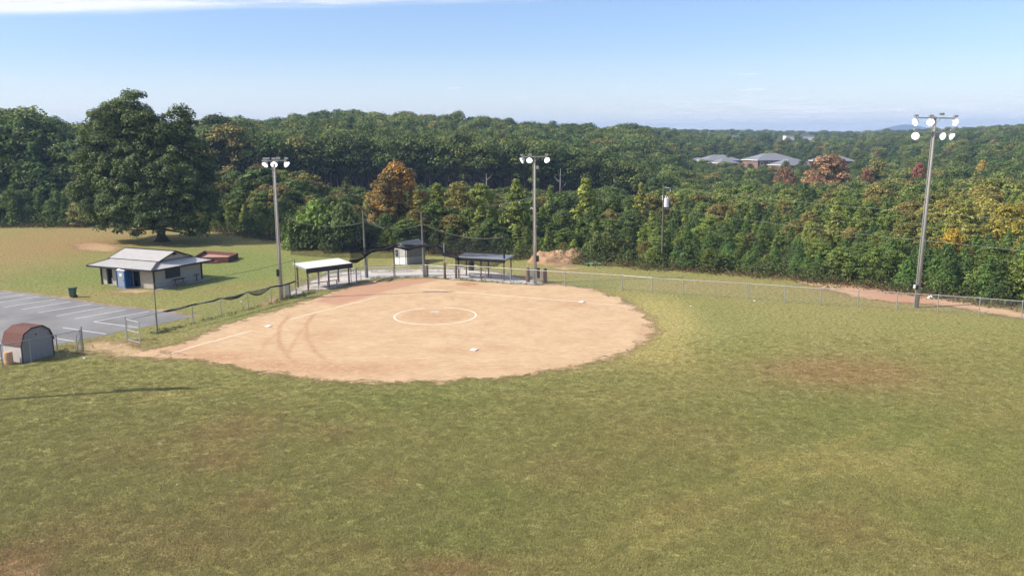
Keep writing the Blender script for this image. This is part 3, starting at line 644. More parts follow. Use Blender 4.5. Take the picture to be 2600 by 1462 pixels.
# ------------------------------------------------------------------ utility pole and lines
up = G(1684,672); up.y += 1.0; uh = HT(up, 472)
T = thing('utility_pole', 'slim dark utility pole carrying a grey transformer at the edge of the woods', 'utility pole', up)
MB().tube([(0,0,-.5),(0,0,uh)], [.15,.10], 10).build('pole', M['darkpole'], T)
zt = uh - (HT(up,500)-HT(up,520))*0
ztop = HT(up,503); zbot = HT(up,526)
b = MB(); b.tube([(.42,-.1,zbot),(.42,-.1,zbot+.04),(.42,-.1,ztop-.04),(.42,-.1,ztop)], [.3,.34,.34,.3], 16); b.build('transformer', M['transf'], T, smooth=False)
b = MB(); b.tube([(.3,-.1,ztop),(.3,-.1,ztop+.35)], [.07,.05], 8); b.tube([(.55,-.1,ztop),(.55,-.1,ztop+.2)], [.06,.04], 8); b.tube([(-.1,-.1,ztop-.3),(-.16,-.12,ztop+.35)], [.06,.05], 8); b.build('bushing', M['whitepl'], T)
b = MB(); b.tube([(.1,-.1,uh-.2),(.75,-.1,uh-.3)], .05, 6); b.tube([(.85,-.1,uh-.35),(.9,-.1,uh-.75)], .03, 5); b.build('insulator', M['whitepl'], T)
def wire(label, A, B, sag, r=.012, m='wirelt'):
    o = MB().tube(sagpath([A, B], [sag], 30), r, 4).build('power_line', M[m]); tag(o, label, 'power line', 'overhead lines')
def ptz(px, py, dist):   # point seen at that photo position at that forward distance
    x = px - 1300; y = 731 - py; cr, sr = math.cos(ROLL), math.sin(ROLL); xr = x*cr - y*sr; yr = x*sr + y*cr; c, s = math.cos(PITCH), math.sin(PITCH)
    d = Vector((xr, F*c + yr*s, -F*s + yr*c)); t = dist/d.y; return Vector((d.x*t, dist, H + d.z*t))
wire('upper pale power line leading right from the utility pole', up+Vector((.85,-.1,uh-.3)), ptz(2640,560,62), .25)
wire('lower pale power line leading right from the utility pole', up+Vector((.1,-.1,HT(up,529))), ptz(2640,640,62), .25)
wire('dark service line sagging from the middle light pole to the utility pole', pM[0]+z*(HT(pM[0],516)), up+z*HT(up,530), 1.55, .02, 'wire')
wire('thin stay line sloping down to the left from the middle light pole', pM[0]+z*(HT(pM[0],500)), bps[2][0]+Vector((-2.2,0,HT(bps[2][0],524))), .1, .014)
# ------------------------------------------------------------------ concession building
Bc = G(393,734); th = math.radians(-25.5); ax = Vector((math.cos(th), math.sin(th), 0)); ay = Vector((-ax.y, ax.x, 0))
W_, Dp = 8.6, 7.2                                    # length along ax, depth along ay ; B is the near right corner
o0 = Bc - ax*W_
T = thing('concession_building', 'tan block building with a two-pitch white metal roof, left of the field', 'building', o0, th)
hw = 2.42
def bx(b, x0, x1, y0, y1, z0, z1, mi=0): return b.box(((x0+x1)/2,(y0+y1)/2,(z0+z1)/2), (x1-x0,y1-y0,z1-z0), 0, mi)
b = MB()
# front wall with openings x: 0.75-1.65 , 2.2-3.2 , 5.3-6.45
segs = [(0,.75),(1.75,2.35),(3.45,5.1),(6.35,W_)]
for x0, x1 in segs:
    n = max(1, int((x1-x0)/.3))
    for i in range(n): # vertical siding boards
        u0 = x0+(x1-x0)*i/n; u1 = x0+(x1-x0)*(i+1)/n; bx(b, u0+.01, u1-.01, 0, .15, 0, hw); bx(b, u1-.01, u1+.01 if i < n-1 else u1, .02, .15, 0, hw)
for x0, x1 in ((.75,1.75),(2.35,3.45),(5.1,6.35)): bx(b, x0, x1, .003, .147, 2.2, hw)
n = 24
for i in range(n):
    v0 = .15+(Dp-.3)*i/n; v1 = .15+(Dp-.3)*(i+1)/n; bx(b, W_-.15, W_, v0+.01, v1-.01, 0, hw); bx(b, W_-.15, W_-.02, v1-.01, v1+.01 if i < n-1 else v1, 0, hw)
bx(b, 0, W_, Dp-.15, Dp, 0, hw); bx(b, 0, .15, .15, Dp-.15, 0, hw)
b.build('wall', M['siding'], T)
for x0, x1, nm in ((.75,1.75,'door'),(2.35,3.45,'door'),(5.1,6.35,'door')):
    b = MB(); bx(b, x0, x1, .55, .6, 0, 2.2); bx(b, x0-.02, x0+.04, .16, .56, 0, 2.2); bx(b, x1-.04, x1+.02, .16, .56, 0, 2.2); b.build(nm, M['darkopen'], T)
b = MB(); bx(b, .95, 1.45, .5, .54, .05, .75); b.build('drum', M['whitepl'], T)
b = MB(); bx(b, W_, W_+.05, 1.75, 3.85, 1.0, 2.1); b.build('shutter', M['window'], T)
b = MB(); 
for a0,a1,b0,b1 in ((1.7,3.9,.94,1.0),(1.7,3.9,2.1,2.16)): bx(b, W_, W_+.07, a0, a1, b0, b1)
for a0 in (1.7,3.85): bx(b, W_, W_+.07, a0, a0+.05, 1.0, 2.1)
b.build('shutter_frame', M['darktrim'], T)
for cx_, cy_ in ((-.06,-.06),(W_+.06,-.06),(W_+.06,Dp+.06),(-.06,Dp+.06)): MB().box((cx_,cy_,hw/2), (.14,.14,hw)).build('corner_post', M['darktrim'], T)
b = MB(); bx(b, 0, W_+1.0, .0, Dp+.3, -.05, .035); b.build('floor_slab', M['conc'], T)
# roof : skirt (lower pitch) + upper gable
ov = 1.15; ez = 2.38; kz = 3.0; rz_ = 4.0; ix0, ix1 = .35, W_-.35; iy0, iy1 = 1.15, Dp-1.15; mid = Dp/2
O = [(-ov,-ov,ez),(W_+ov,-ov,ez),(W_+ov,Dp+ov,ez),(-ov,Dp+ov,ez)]; I = [(ix0,iy0,kz),(ix1,iy0,kz),(ix1,iy1,kz),(ix0,iy1,kz)]
def ribbed(b, p0, p1, q1, q0, pitch=.3, amp=.025):
    """panel p0-p1 (eave) to q0-q1 (top), ribs run up the slope, clipped by the hips"""
    p0,p1,q0,q1 = map(Vector,(p0,p1,q0,q1)); L_ = (p1-p0).length; d = (p1-p0).normalized(); n = max(2,int(L_/pitch))
    s0 = (q0-p0).dot(d); s1 = L_-(q1-p1).dot(-d)   # along-eave positions of the top corners
    foot0 = q0-d*s0; up = foot0-p0; s1 = (q1-p0).dot(d); nr = d.cross(up).normalized()
    if nr.z < 0: nr = -nr
    def top(s):
        if s < s0: return s/s0 if s0 > 1e-6 else 1
        if s > s1: return (L_-s)/(L_-s1) if L_-s1 > 1e-6 else 1
        return 1
    vs = []; ks = []
    for i in range(n+1):
        s = L_*i/n
        for ss, am in ((s-.03,0),(s-.015,amp),(s+.015,amp),(s+.03,0)):
            ss = min(max(ss,0),L_); f = top(ss); vs += [p0+d*ss+nr*am, p0+d*ss+up*f+nr*am]; ks.append(ss)
    b.add(vs, [(2*i,2*i+2,2*i+3,2*i+1) for i in range(len(ks)-1)])
b = MB()
for i in range(4): ribbed(b, O[i], O[(i+1)%4], I[(i+1)%4], I[i])
b.build('lower_roof', M['whiteroof'], T)
b = MB(); b.slab([Vector(v)-Vector((0,0,.03)) for v in O], .05); b.build('soffit', M['darktrim'], T)
b = MB()
for i in range(4): b.beam(Vector(O[i])-z*.06, Vector(O[(i+1)%4])-z*.06, .05, .2)
b.build('fascia', M['darktrim'], T)
b = MB()
for i in (1,): b.beam(Vector(O[i])+z*.04, Vector(I[i])+z*.05, .32, .04)
for i in (0,2,3): b.beam(Vector(O[i])+z*.03, Vector(I[i])+z*.04, .16, .04)
b.beam(Vector(I[0])+z*.06, Vector(I[1])+z*.06, .1, .05); b.beam(Vector(I[2])+z*.04, Vector(I[3])+z*.04, .1, .04); b.beam(Vector(I[1])+z*.04, Vector(I[2])+z*.04, .1, .06); b.build('ridge_cap', M['darktrim'], T)
b = MB(); g0, g1 = ix0-.25, ix1+.25
ribbed(b, (g0,iy0-.1,kz+.09), (g1,iy0-.1,kz+.09), (g1,mid,rz_), (g0,mid,rz_)); ribbed(b, (g1,iy1+.1,kz+.09), (g0,iy1+.1,kz+.09), (g0,mid,rz_), (g1,mid,rz_)); b.build('upper_roof', M['whiteroof'], T)
b = MB()
for xx in (ix0,ix1): b.add([(xx,iy0,kz+.02),(xx,iy1,kz+.02),(xx,mid,rz_-.1),(xx-.04,iy0,kz+.02),(xx-.04,iy1,kz+.02),(xx-.04,mid,rz_-.1)], [(0,1,2),(5,4,3),(0,2,5,3),(2,1,4,5)])
b.build('gable', M['greysid'], T)
b = MB(); b.add([(ix1+.02,mid-.42,rz_-.46),(ix1+.02,mid+.42,rz_-.46),(ix1+.02,mid,rz_-.14)], [(0,1,2)]); b.build('gable_vent', M['darkopen'], T)
b = MB()
for g_ in (g0,g1): b.beam((g_,iy0-.1,kz+.07),(g_,mid,rz_-.01),.05,.13); b.beam((g_,iy1+.1,kz+.07),(g_,mid,rz_-.01),.05,.13)
b.beam((g0,mid,rz_+.03),(g1,mid,rz_+.03),.3,.04); b.build('gable_trim', M['darktrim'], T)
def loc2(x, y, zz=0): return o0+ax*x+ay*y+z*zz
# table and bench against the right wall
T = thing('picnic_table', 'grey wooden table standing on the slab under the shuttered window', 'table', loc2(W_+.75,3.0,.035), th)
b = MB(); b.box((0,0,.74),(.7,1.6,.05)); b.build('tabletop', M['wood'], T)
for s in (-.6,.6): b = MB(); b.beam((-.3,s,0),(.1,s,.72),.06); b.beam((.3,s,0),(-.1,s,.72),.06); b.build('leg', M['wood'], T)
b = MB(); b.box((.6,0,.44),(.25,1.6,.04)); b.build('seat', M['wood'], T)
T = thing('water_fountain', 'small dark wall-height shelf stand by the far right corner of the tan building', 'stand', loc2(W_+.35,6.1,.035), th)
MB().box((0,0,.78),(.3,.7,.06)).build('shelf', M['wood'], T); MB().box((0,0,.38),(.1,.12,.76)).build('leg', M['wood'], T)
o = MB().box((0,0,.06),(.7,.45,.12)).build('concrete_step', M['conc'], bevel=.02); o.location = loc2(W_+.35, Dp+.55, 0); o.rotation_euler = (0,0,th); tag(o, 'pale concrete step at the far right corner of the tan building', 'step')
# portable toilet
pt = G(305,733.5); T = thing('portable_toilet', 'blue portable toilet with a pale grey door in front of the building', 'portable toilet', pt + Vector((.3,.75,0)), th+math.radians(8))
b = MB(); b.box((0,0,.06),(1.2,1.2,.12)); b.build('skid', M['bluegrey'], T)
b = MB(); b.box((0,0,1.13),(1.12,1.12,2.0)); 
for i in range(5): b.box((.575,-.42+.21*i,1.1),(.03,.08,1.8))
for s in (-1,1):
    for q in (-1,1): b.tube([(s*.56,q*.56,.12),(s*.56,q*.56,2.13)], .06, 8)
b.build('body', M['blue'], T)
d_ = MB(); d_.box((0,-.585,1.1),(.9,.05,1.85)); do = d_.build('door', M['bluegrey'], T, bevel=.01); d_ = MB(); d_.box((0,-.62,1.62),(.36,.02,.34)); d_.build('notice', M['whitepl'], do); d_ = MB(); d_.box((.34,-.625,1.0),(.06,.03,.14)); d_.build('handle', M['black'], do)
b = MB(); b.add([(-.62,-.62,2.13),(.62,-.62,2.13),(.62,.62,2.13),(-.62,.62,2.13),(-.45,-.45,2.3),(.45,-.45,2.3),(.45,.45,2.3),(-.45,.45,2.3)],[(0,1,5,4),(1,2,6,5),(2,3,7,6),(3,0,4,7),(4,5,6,7),(3,2,1,0)]); b.build('roof', M['whitepl'], T); b = MB(); b.tube([(.35,.35,2.2),(.35,.35,2.5)], .05, 8); b.build('vent_pipe', M['bluegrey'], T)
# wheeled bin
p = G(186,755); T = thing('wheeled_bin', 'dark green wheeled rubbish bin on the grass beside the parking lot', 'bin', p, math.radians(0))
b = MB(); b.add([(-.24,-.26,.08),(.22,-.26,.08),(.22,.26,.08),(-.24,.26,.08),(-.32,-.32,1.05),(.32,-.32,1.05),(.32,.32,1.05),(-.32,.32,1.05)],[(0,1,5,4),(1,2,6,5),(2,3,7,6),(3,0,4,7),(3,2,1,0),(4,5,6,7)]); b.box((-.305,0,.55),(.05,.56,.05)); b.box((-.29,0,.3),(.06,.5,.04)); b.build('body', M['greenbin'], T, bevel=.015)
b = MB(); b.box((.02,0,1.09),(.74,.7,.06)); b.box((.42,0,1.04),(.14,.5,.05)); b.build('lid', M['greenbin'], T, bevel=.02)
for s in (-.28,.28): MB().tube([(.24,s-.04,.13),(.24,s+.04,.13)], .13, 12).build('wheel', M['black'], T)
# gambrel shed
s0 = G(58,921); s1 = G(137,900); gxn = (s1-s0).normalized(); ang = math.atan2(gxn.y, gxn.x); wid = 2.75; ln = 2.05
T = thing('garden_shed', 'small shed with a red gambrel roof beside the parking lot', 'shed', s0, ang)
prof = [(0,1.38),(.24,2.18),(.95,2.55),(1.95,2.55),(2.5,2.15),(wid,1.38)]; eh = 1.38
def gw(y0): return [(0,y0,0),(wid,y0,0)]+[(x_,y0,z_) for x_, z_ in prof[::-1]]
b = MB(); g_ = gw(0); b.add(g_+[(v[0],v[1]+.06,v[2]) for v in g_], [tuple(range(8)), tuple(range(15,7,-1))]); g_ = gw(ln); b.add(g_, [tuple(range(7,-1,-1))]); b.box((wid-.02,ln/2,eh/2),(.04,ln-.14,eh)); b.build('wall', M['shedwood'], T)
b = MB()
for i in range(8): b.box((.0,.03+(ln-.03)*(i+.5)/8,eh/2),(.05,(ln-.03)/8-.012,eh-.02))
b.box((.02,ln/2+.03,eh/2),(.03,ln-.1,eh-.03)); b.build('side_wall', M['shedlit'], T)
b = MB(); vs = []; fs = []
pr = [(-.1,eh-.12)]+prof[1:-1]+[(wid+.1,eh-.12)]
for x_, z_ in pr: vs += [(x_,-.1,z_+.04),(x_,ln+.1,z_+.04),(x_,-.1,z_+.1),(x_,ln+.1,z_+.1)]
for i in range(len(pr)-1): a=4*i; fs += [(a,a+1,a+5,a+4),(a+2,a+6,a+7,a+3),(a,a+4,a+6,a+2),(a+1,a+3,a+7,a+5)]
fs += [(0,2,3,1),(4*(len(pr)-1),4*(len(pr)-1)+1,4*(len(pr)-1)+3,4*(len(pr)-1)+2)]
b.add(vs, fs); b.build('roof', M['redroof'], T)
b = MB()
for (xa,za),(xb,zb_) in zip(pr[:-1], pr[1:]): b.beam((xa,-.12,za+.04),(xb,-.12,zb_+.04),.04,.09)
b.beam((.0,-.03,0),(.0,-.03,eh),.06,.06); b.beam((wid,-.03,0),(wid,-.03,eh),.06,.06); b.build('trim', M['darktrim'], T)
b = MB(); b.box((1.35,-.02,2.0),(.12,.03,.1)); b.build('gable_vent', M['black'], T)
# barrel
p = G(23,924.5); T = thing('barrel', 'faded orange plastic barrel beside the small red-roofed shed', 'barrel', p)
b = MB(); prof_ = [(0,.26),(.03,.30),(.25,.33),(.27,.345),(.30,.33),(.68,.33),(.70,.345),(.73,.33),(.93,.31),(.98,.30)]
b.tube([(0,0,a) for a,_ in prof_], [c for _,c in prof_], 20); b.build('drum', M['barrel'], T, smooth=False)
MB().tube([(0,0,.98),(0,0,1.0)], [.28,.26], 20).build('lid', M['barrel'], T)
# white shed
q0 = G(1000,670); q1 = G(1035,672.7); fx = (q1-q0); fl = 2.35; an = math.atan2(fx.y, fx.x); T = thing('storage_shed', 'white storage shed with taupe side and dark gabled roof behind the backstop', 'shed', q0, an-math.radians(2))
sd_ = 4.1; sh, sp = 2.35, 3.05
b = MB(); b.add([(0,0,0),(fl,0,0),(fl,0,sh),(fl/2,0,sp),(0,0,sh),(0,.05,0),(fl,.05,0),(fl,.05,sh),(fl/2,.05,sp),(0,.05,sh)],[(0,1,2,3,4),(9,8,7,6,5)]); b.build('front_wall', M['whitesid'], T)
b = MB(); 
for i in range(14): b.box((fl-.03,.05+(sd_-.05)*(i+.5)/14,sh/2),(.06,sd_/14-.03,sh)); 
b.box((fl-.05,sd_/2+.03,sh/2),(.03,sd_-.1,sh)); b.box((.03,sd_/2+.03,sh/2),(.06,sd_-.06,sh)); b.build('side_wall', M['greysid'], T)
b = MB(); b.add([(0,sd_,0),(fl,sd_,0),(fl,sd_,sh),(fl/2,sd_,sp),(0,sd_,sh)],[(4,3,2,1,0)]); b.build('back_wall', M['greysid'], T)
b = MB()
for s in (0,1):
    x0_ = -.15 if s == 0 else fl+.15; b.slab([(x0_,-.15,sh-.04),(fl/2,-.15,sp+.06),(fl/2,sd_+.15,sp+.06),(x0_,sd_+.15,sh-.04)] if s == 0 else [(fl/2,-.15,sp+.06),(x0_,-.15,sh-.04),(x0_,sd_+.15,sh-.04),(fl/2,sd_+.15,sp+.06)], .06)
b.build('roof', M['greyroof'], T)
do = MB().box((1.55,-.03,1.05),(1.1,.05,2.0)).build('door', M['whitesid'], T, bevel=.01); b = MB(); b.box((1.0,-.045,1.05),(.05,.04,2.05)); b.box((2.08,-.045,1.05),(.04,.04,2.05)); b.build('hinge', M['black'], do)
wn = MB().box((.55,-.03,1.55),(.42,.04,.9)).build('window', M['black'], T); b = MB(); b.box((.55,-.06,1.55),(.5,.02,.05)); b.box((.55,-.06,1.78),(.42,.02,.04)); b.box((.55,-.06,1.32),(.42,.02,.04)); b.box((.55,-.06,1.06),(.5,.02,.06)); b.build('window_bar', M['whitesid'], wn)
b = MB(); b.box((.02,-.03,sh/2),(.06,.04,sh)); b.box((fl-.02,-.03,sh/2),(.06,.04,sh)); b.build('corner_trim', M['darktrim'], T)
# bleachers
def bleacher(label, a, c, rows=3):
    L_ = (c-a).length; an = math.atan2((c-a).y, (c-a).x); t = thing('bleacher', label, 'bleacher', a, an, 'low aluminium bleachers')
    for i in range(rows): MB().box((L_/2, .55*i, .38+.22*i), (L_,.26,.05)).build('plank', M['alu'], t)
    b = MB()
    for i in range(3):
        x_ = .4+(L_-.8)*i/2; b.beam((x_,-.1,.35),(x_,.55*rows-.4,.35+.22*(rows-1)),.05); 
        for k in range(rows): b.beam((x_,.55*k,0),(x_,.55*k,.36+.22*k),.05)
    b.build('frame', M['galv'], t)
bleacher('low aluminium bleacher on the gravel directly in front of the white shed', G(935,693), G(1042,690), 2)
bleacher('low aluminium bleacher between the tall backstop pole and the grey-roofed dugout', G(1064,691), G(1160,692.5), 2)
bleacher('low aluminium bleacher behind the right end of the white-roofed dugout', G(826,705), G(905,694), 2)
# trash drum and white sign board
p = G(1197,686.5); T = thing('trash_can', 'black trash can on the gravel behind the grey-roofed dugout', 'trash can', p)
b = MB(); b.tube([(0,0,.0),(0,0,1.0)], [.36,.38], 16); b.build('body', M['black'], T); b = MB(); b.tube([(0,0,1.0),(0,0,1.15),(0,0,1.22)], [.4,.33,.12], 16); b.build('lid', M['black'], T)
p0_, p1_ = G(1157,707), G(1178,708); T = thing('notice_board', 'white board on the fence between the timber stub and the grey-roofed dugout', 'board', p0_, absolute=True)
MB().beam(p0_+z*1.32-Vector((0,.1,0)), p0_.lerp(p1_,.55)+z*1.32-Vector((0,.1,0)), .03, .2).build('panel', M['whitepl'], T); MB().beam(p0_.lerp(p1_,.6)+z*1.28-Vector((0,.1,0)), p1_+z*1.28-Vector((0,.1,0)), .03, .2).build('panel', M['whitepl'], T)
for px, hh_, lab in ((1129.5,1.95,'thick timber stub post at the corner where the two fences meet'),(1158,1.75,'thick timber stub post holding the white board')):
    p = G(px, 708); o = thing('timber_stub', lab, 'post', p, 0, 'timber stub posts'); MB().tube([(0,.1,0),(0,.1,hh_)], [.16,.14], 10).build('post', M['wood'], o); MB().tube([(0,.1,hh_),(0,.1,hh_+.04)], [.14,.05], 10).build('top', M['wood'], o)
# box behind left pole foot (dark cabinet) and brick pen
p = G(730,754); T = thing('utility_cabinet', 'dark grey cabinet at the foot of the left light pole', 'cabinet', p); MB().box((0,.2,.75),(.55,.4,1.5)).build('body', M['greyroof'], T, bevel=.02); MB().box((0,-.015,.8),(.45,.03,1.2)).build('door', M['galv'], T)
q = [G(492,671), G(577,667.5), G(601,662), G(590,652.5), G(500,655)]
T = thing('brick_pen', 'low open-topped red walled pen on the grass behind the tan building', 'pen', q[0], 0, absolute=True)
q = [G(490,668), G(580,667), G(604,656), G(520,650)]
b = MB()
for i in range(4): b.beam(q[i]+z*.4, q[(i+1)%4]+z*.4, .16, .8)
b.build('wall', M['brick'], T)
b = MB(); b.add([q[0]+z*.3+Vector((.3,.1,0)), q[1]+z*.3+Vector((-.1,.1,0)), q[2]+z*.35+Vector((-.2,-.2,0)), q[3]+z*.35+Vector((.1,-.2,0))], [(0,1,2,3)]); b.build('floor_fill', M['brickpale'], T)
b = MB(); a1 = q[0]+Vector((0,-.5,.25)); c1_ = q[1]+Vector((-1.2,-.5,.25)); b.beam(a1, c1_, .5, .08); b.beam(a1+Vector((0,-.25,-.13)), c1_+Vector((0,-.25,-.13)), .1, .2); b.build('step', M['brick'], T)
# spoil mound
mc = G(1432,668); n = 56; vs = []; mr = random.Random(5)
import mathutils
for j in range(n+1):
    for i in range(n+1):
        u = i/n*2-1; v = j/n*2-1; r2 = u*u+v*v; hx = max(0,1-((u+.15)/.75)**2-(v/.8)**2)**.8*1.45 + max(0,1-((u-.45)/.45)**2-(v/.6)**2)**.9*.6 + max(0,1-((u+.72)/.25)**2-(v/.5)**2)*.5
        nn = mathutils.noise.fractal(Vector((u*3,v*3,2)), 1.0, 2.0, 4); zz = hx*(1+.25*nn)+.1*nn*(hx > .05)
        vs.append((mc.x+u*5.2, mc.y+v*4.2+1.5, zz-.12 if r2 > .9 else zz-.02))
MB().add(vs, [(j*(n+1)+i, j*(n+1)+i+1, (j+1)*(n+1)+i+1, (j+1)*(n+1)+i) for j in range(n) for i in range(n)]).build('dirt_mound', M['mound'], smooth=True)
tag(bpy.data.objects['dirt_mound'], 'heap of reddish spoil overgrown with dry weeds at the edge of the woods', 'mound')
p = G(1508,672); vs = []; 
for j in range(7):
    for i in range(9): vs.append((p.x-1.6+.42*i, p.y-.5+.25*j, .05+.22*math.sin(i*.4+.2)*math.sin(j*.5+.1)+mr.uniform(0,.05)))
o = MB().add(vs, [(j*9+i,j*9+i+1,(j+1)*9+i+1,(j+1)*9+i) for j in range(6) for i in range(8)]).build('green_tarp', M['tarp']); tag(o, 'crumpled green tarp lying beside the dirt mound', 'tarp')
# litter
for px, py, s, lab in ((2362,757,.35,'crumpled white bag lying beside the clay path'),(1807,693,.12,'white scrap at the edge of the woods behind the fence'),(1955,703,.14,'white scrap in the dry grass before the woods'),(1916,765,.12,'white scrap on the outfield grass below the fence'),(1754,778,.1,'small pale ball on the outfield grass near the worn infield edge'),(449,1231,.05,'tiny white ball lying on the near outfield grass'),(613,767,.13,'white scrap on the grass behind the netted fence'),(307,876,.08,'white scrap by the open gate'),(214,911,.14,'white board on the grass at the end of the shed shadow')):
    b = MB(); p = G(px,py); r_ = random.Random(px); n = 7; vs = []
    for j in range(n):
        for i in range(n+2):
            a0 = math.pi*j/(n-1); b0 = 2*math.pi*i/(n+2); k = s*r_.uniform(.7,1.15) if s > .11 else s; vs.append((k*math.sin(a0)*math.cos(b0), k*.7*math.sin(a0)*math.sin(b0), max(0,.5*k*math.cos(a0)+.35*s)))
    b.add(vs, [(j*(n+2)+i, j*(n+2)+(i+1)%(n+2), (j+1)*(n+2)+(i+1)%(n+2), (j+1)*(n+2)+i) for j in range(n-1) for i in range(n+2)]); o = b.build('ball' if s < .11 else 'litter', M['litter']); o.location = (p.x,p.y,.01+tz(p.x,p.y)); tag(o, lab, 'ball' if s < .11 else 'litter')
# ------------------------------------------------------------------ foliage
def leafmat(name, mode):
    m, nt = newmat(name); L = nt.links.new; out = N(nt,'ShaderNodeOutputMaterial')
    if mode == 'obj': oi = N(nt,'ShaderNodeObjectInfo'); base = oi.outputs['Color']
    elif mode == 'inst': oi = N(nt,'ShaderNodeAttribute'); oi.attribute_type = 'INSTANCER'; oi.attribute_name = 'tcol'; base = oi.outputs['Color']
    else: rg = N(nt,'ShaderNodeRGB'); rg.outputs[0].default_value = (*mode,1); base = rg.outputs[0]
    at = N(nt,'ShaderNodeAttribute'); at.attribute_name = 'tint'
    se = N(nt,'ShaderNodeSeparateColor'); L(at.outputs['Color'], se.inputs[0])
    sc = N(nt,'ShaderNodeVectorMath', operation='SCALE'); L(base, sc.inputs[0]); L(se.outputs[0], sc.inputs['Scale'])
    mx = N(nt,'ShaderNodeMix', data_type='RGBA'); L(se.outputs[1], mx.inputs[0]); L(sc.outputs[0], mx.inputs[6]); mx.inputs[7].default_value = (.30,.21,.05,1)
    d = N(nt,'ShaderNodeBsdfPrincipled'); d.inputs['Roughness'].default_value = .55; d.inputs['Specular IOR Level'].default_value = .25; t = N(nt,'ShaderNodeBsdfTranslucent'); ms = N(nt,'ShaderNodeMixShader'); ms.inputs[0].default_value = .25
    L(mx.outputs[2], d.inputs['Base Color']); L(mx.outputs[2], t.inputs['Color']); L(d.outputs[0], ms.inputs[1]); L(t.outputs[0], ms.inputs[2]); L(ms.outputs[0], out.inputs['Surface'])
    return m
LEAF = leafmat('tree_leaves', 'obj'); LEAFI = leafmat('forest_leaves', 'inst')
def quadmesh(name, cen, nrm, ln, wd, tint, mats, tang=None, extra=None):
    n = len(cen); rng = RNG
    nrm = nrm/np.maximum(np.linalg.norm(nrm, axis=1, keepdims=True), 1e-6)
    r = rng.normal(size=(n,3)) if tang is None else tang + rng.normal(size=(n,3))*.25
    t = np.cross(nrm, r); t /= np.maximum(np.linalg.norm(t, axis=1, keepdims=True), 1e-6); b = np.cross(nrm, t)
    if tang is not None: t, b = b, t
    ln = np.broadcast_to(np.asarray(ln).reshape(-1,1), (n,1)); wd = np.broadcast_to(np.asarray(wd).reshape(-1,1), (n,1))
    V = np.stack([cen+t*ln, cen+b*wd+nrm*wd*.25, cen-t*ln, cen-b*wd+nrm*wd*.25], 1).reshape(-1,3)
    T = np.repeat(np.concatenate([tint, np.zeros((n,2))], 1) if tint.shape[1] == 2 else tint, 4, axis=0)
    F_ = np.arange(4*n).reshape(n,4); mi = np.zeros(n, int)
    if extra is not None:                      # (verts, quad faces) of trunk and limbs, second material
        ev, ef = extra; F_ = np.concatenate([F_, np.array(ef)+4*n]); V = np.concatenate([V, np.array(ev)]); T = np.concatenate([T, np.ones((len(ev),4))]); mi = np.concatenate([mi, np.ones(len(ef), int)])
    me = bpy.data.meshes.new(name); me.vertices.add(len(V)); me.vertices.foreach_set('co', V.ravel()); me.loops.add(F_.size); me.loops.foreach_set('vertex_index', F_.ravel())
    me.polygons.add(len(F_)); me.polygons.foreach_set('loop_start', np.arange(len(F_))*4); me.polygons.foreach_set('material_index', mi)
    for m in mats: me.materials.append(m)
    a = me.attributes.new('tint','FLOAT_COLOR','POINT'); a.data.foreach_set('color', T.ravel().astype(np.float32)); me.update(calc_edges=True); me.validate(); return me
def tint2(n, base, sd, yellow=0.0): 
    t = np.stack([np.clip(base+RNG.normal(size=n)*sd*1.35, .3, 2.2), np.clip(RNG.random(n)**6*yellow, 0, 1)], 1); return t
def puffs(cent, rad, per, flat=.75, fill=.25):
    """leaves on and in overlapping puffs"""
    n = len(cent); d = RNG.normal(size=(n,per,3)); d /= np.linalg.norm(d, axis=2, keepdims=True); d[...,2] = np.where(d[...,2] < -.3, -d[...,2]*.6, d[...,2])
    q = np.where(RNG.random((n,per,1)) < fill, RNG.random((n,per,1))**.5, .85+.3*RNG.random((n,per,1)))
    c = cent[:,None,:] + d*q*np.array([1,1,flat])*rad[:,None,None]
    nr = d + RNG.normal(size=d.shape)*.55 + np.array([0,0,.35])
    return c.reshape(-1,3), nr.reshape(-1,3)
def trunkgeo(h, r, crown, limbs, lean=(0,0)):
    b = MB(); b.tube([(0,0,-.06*h),(0,0,.02*h),(lean[0]*.5,lean[1]*.5,h*.5),(lean[0],lean[1],h*.9)], [r*1.35,r,r*.65,r*.15], 8, cap=False)
    for p in limbs:
        z0 = max(.12*h, p[2]*.62); b.tube([(0,0,z0),((p[0])*.5,p[1]*.5,(z0+p[2])*.5+.02*h),(p[0],p[1],p[2])], [r*.42,r*.25,r*.06], 5, cap=False)
    return b
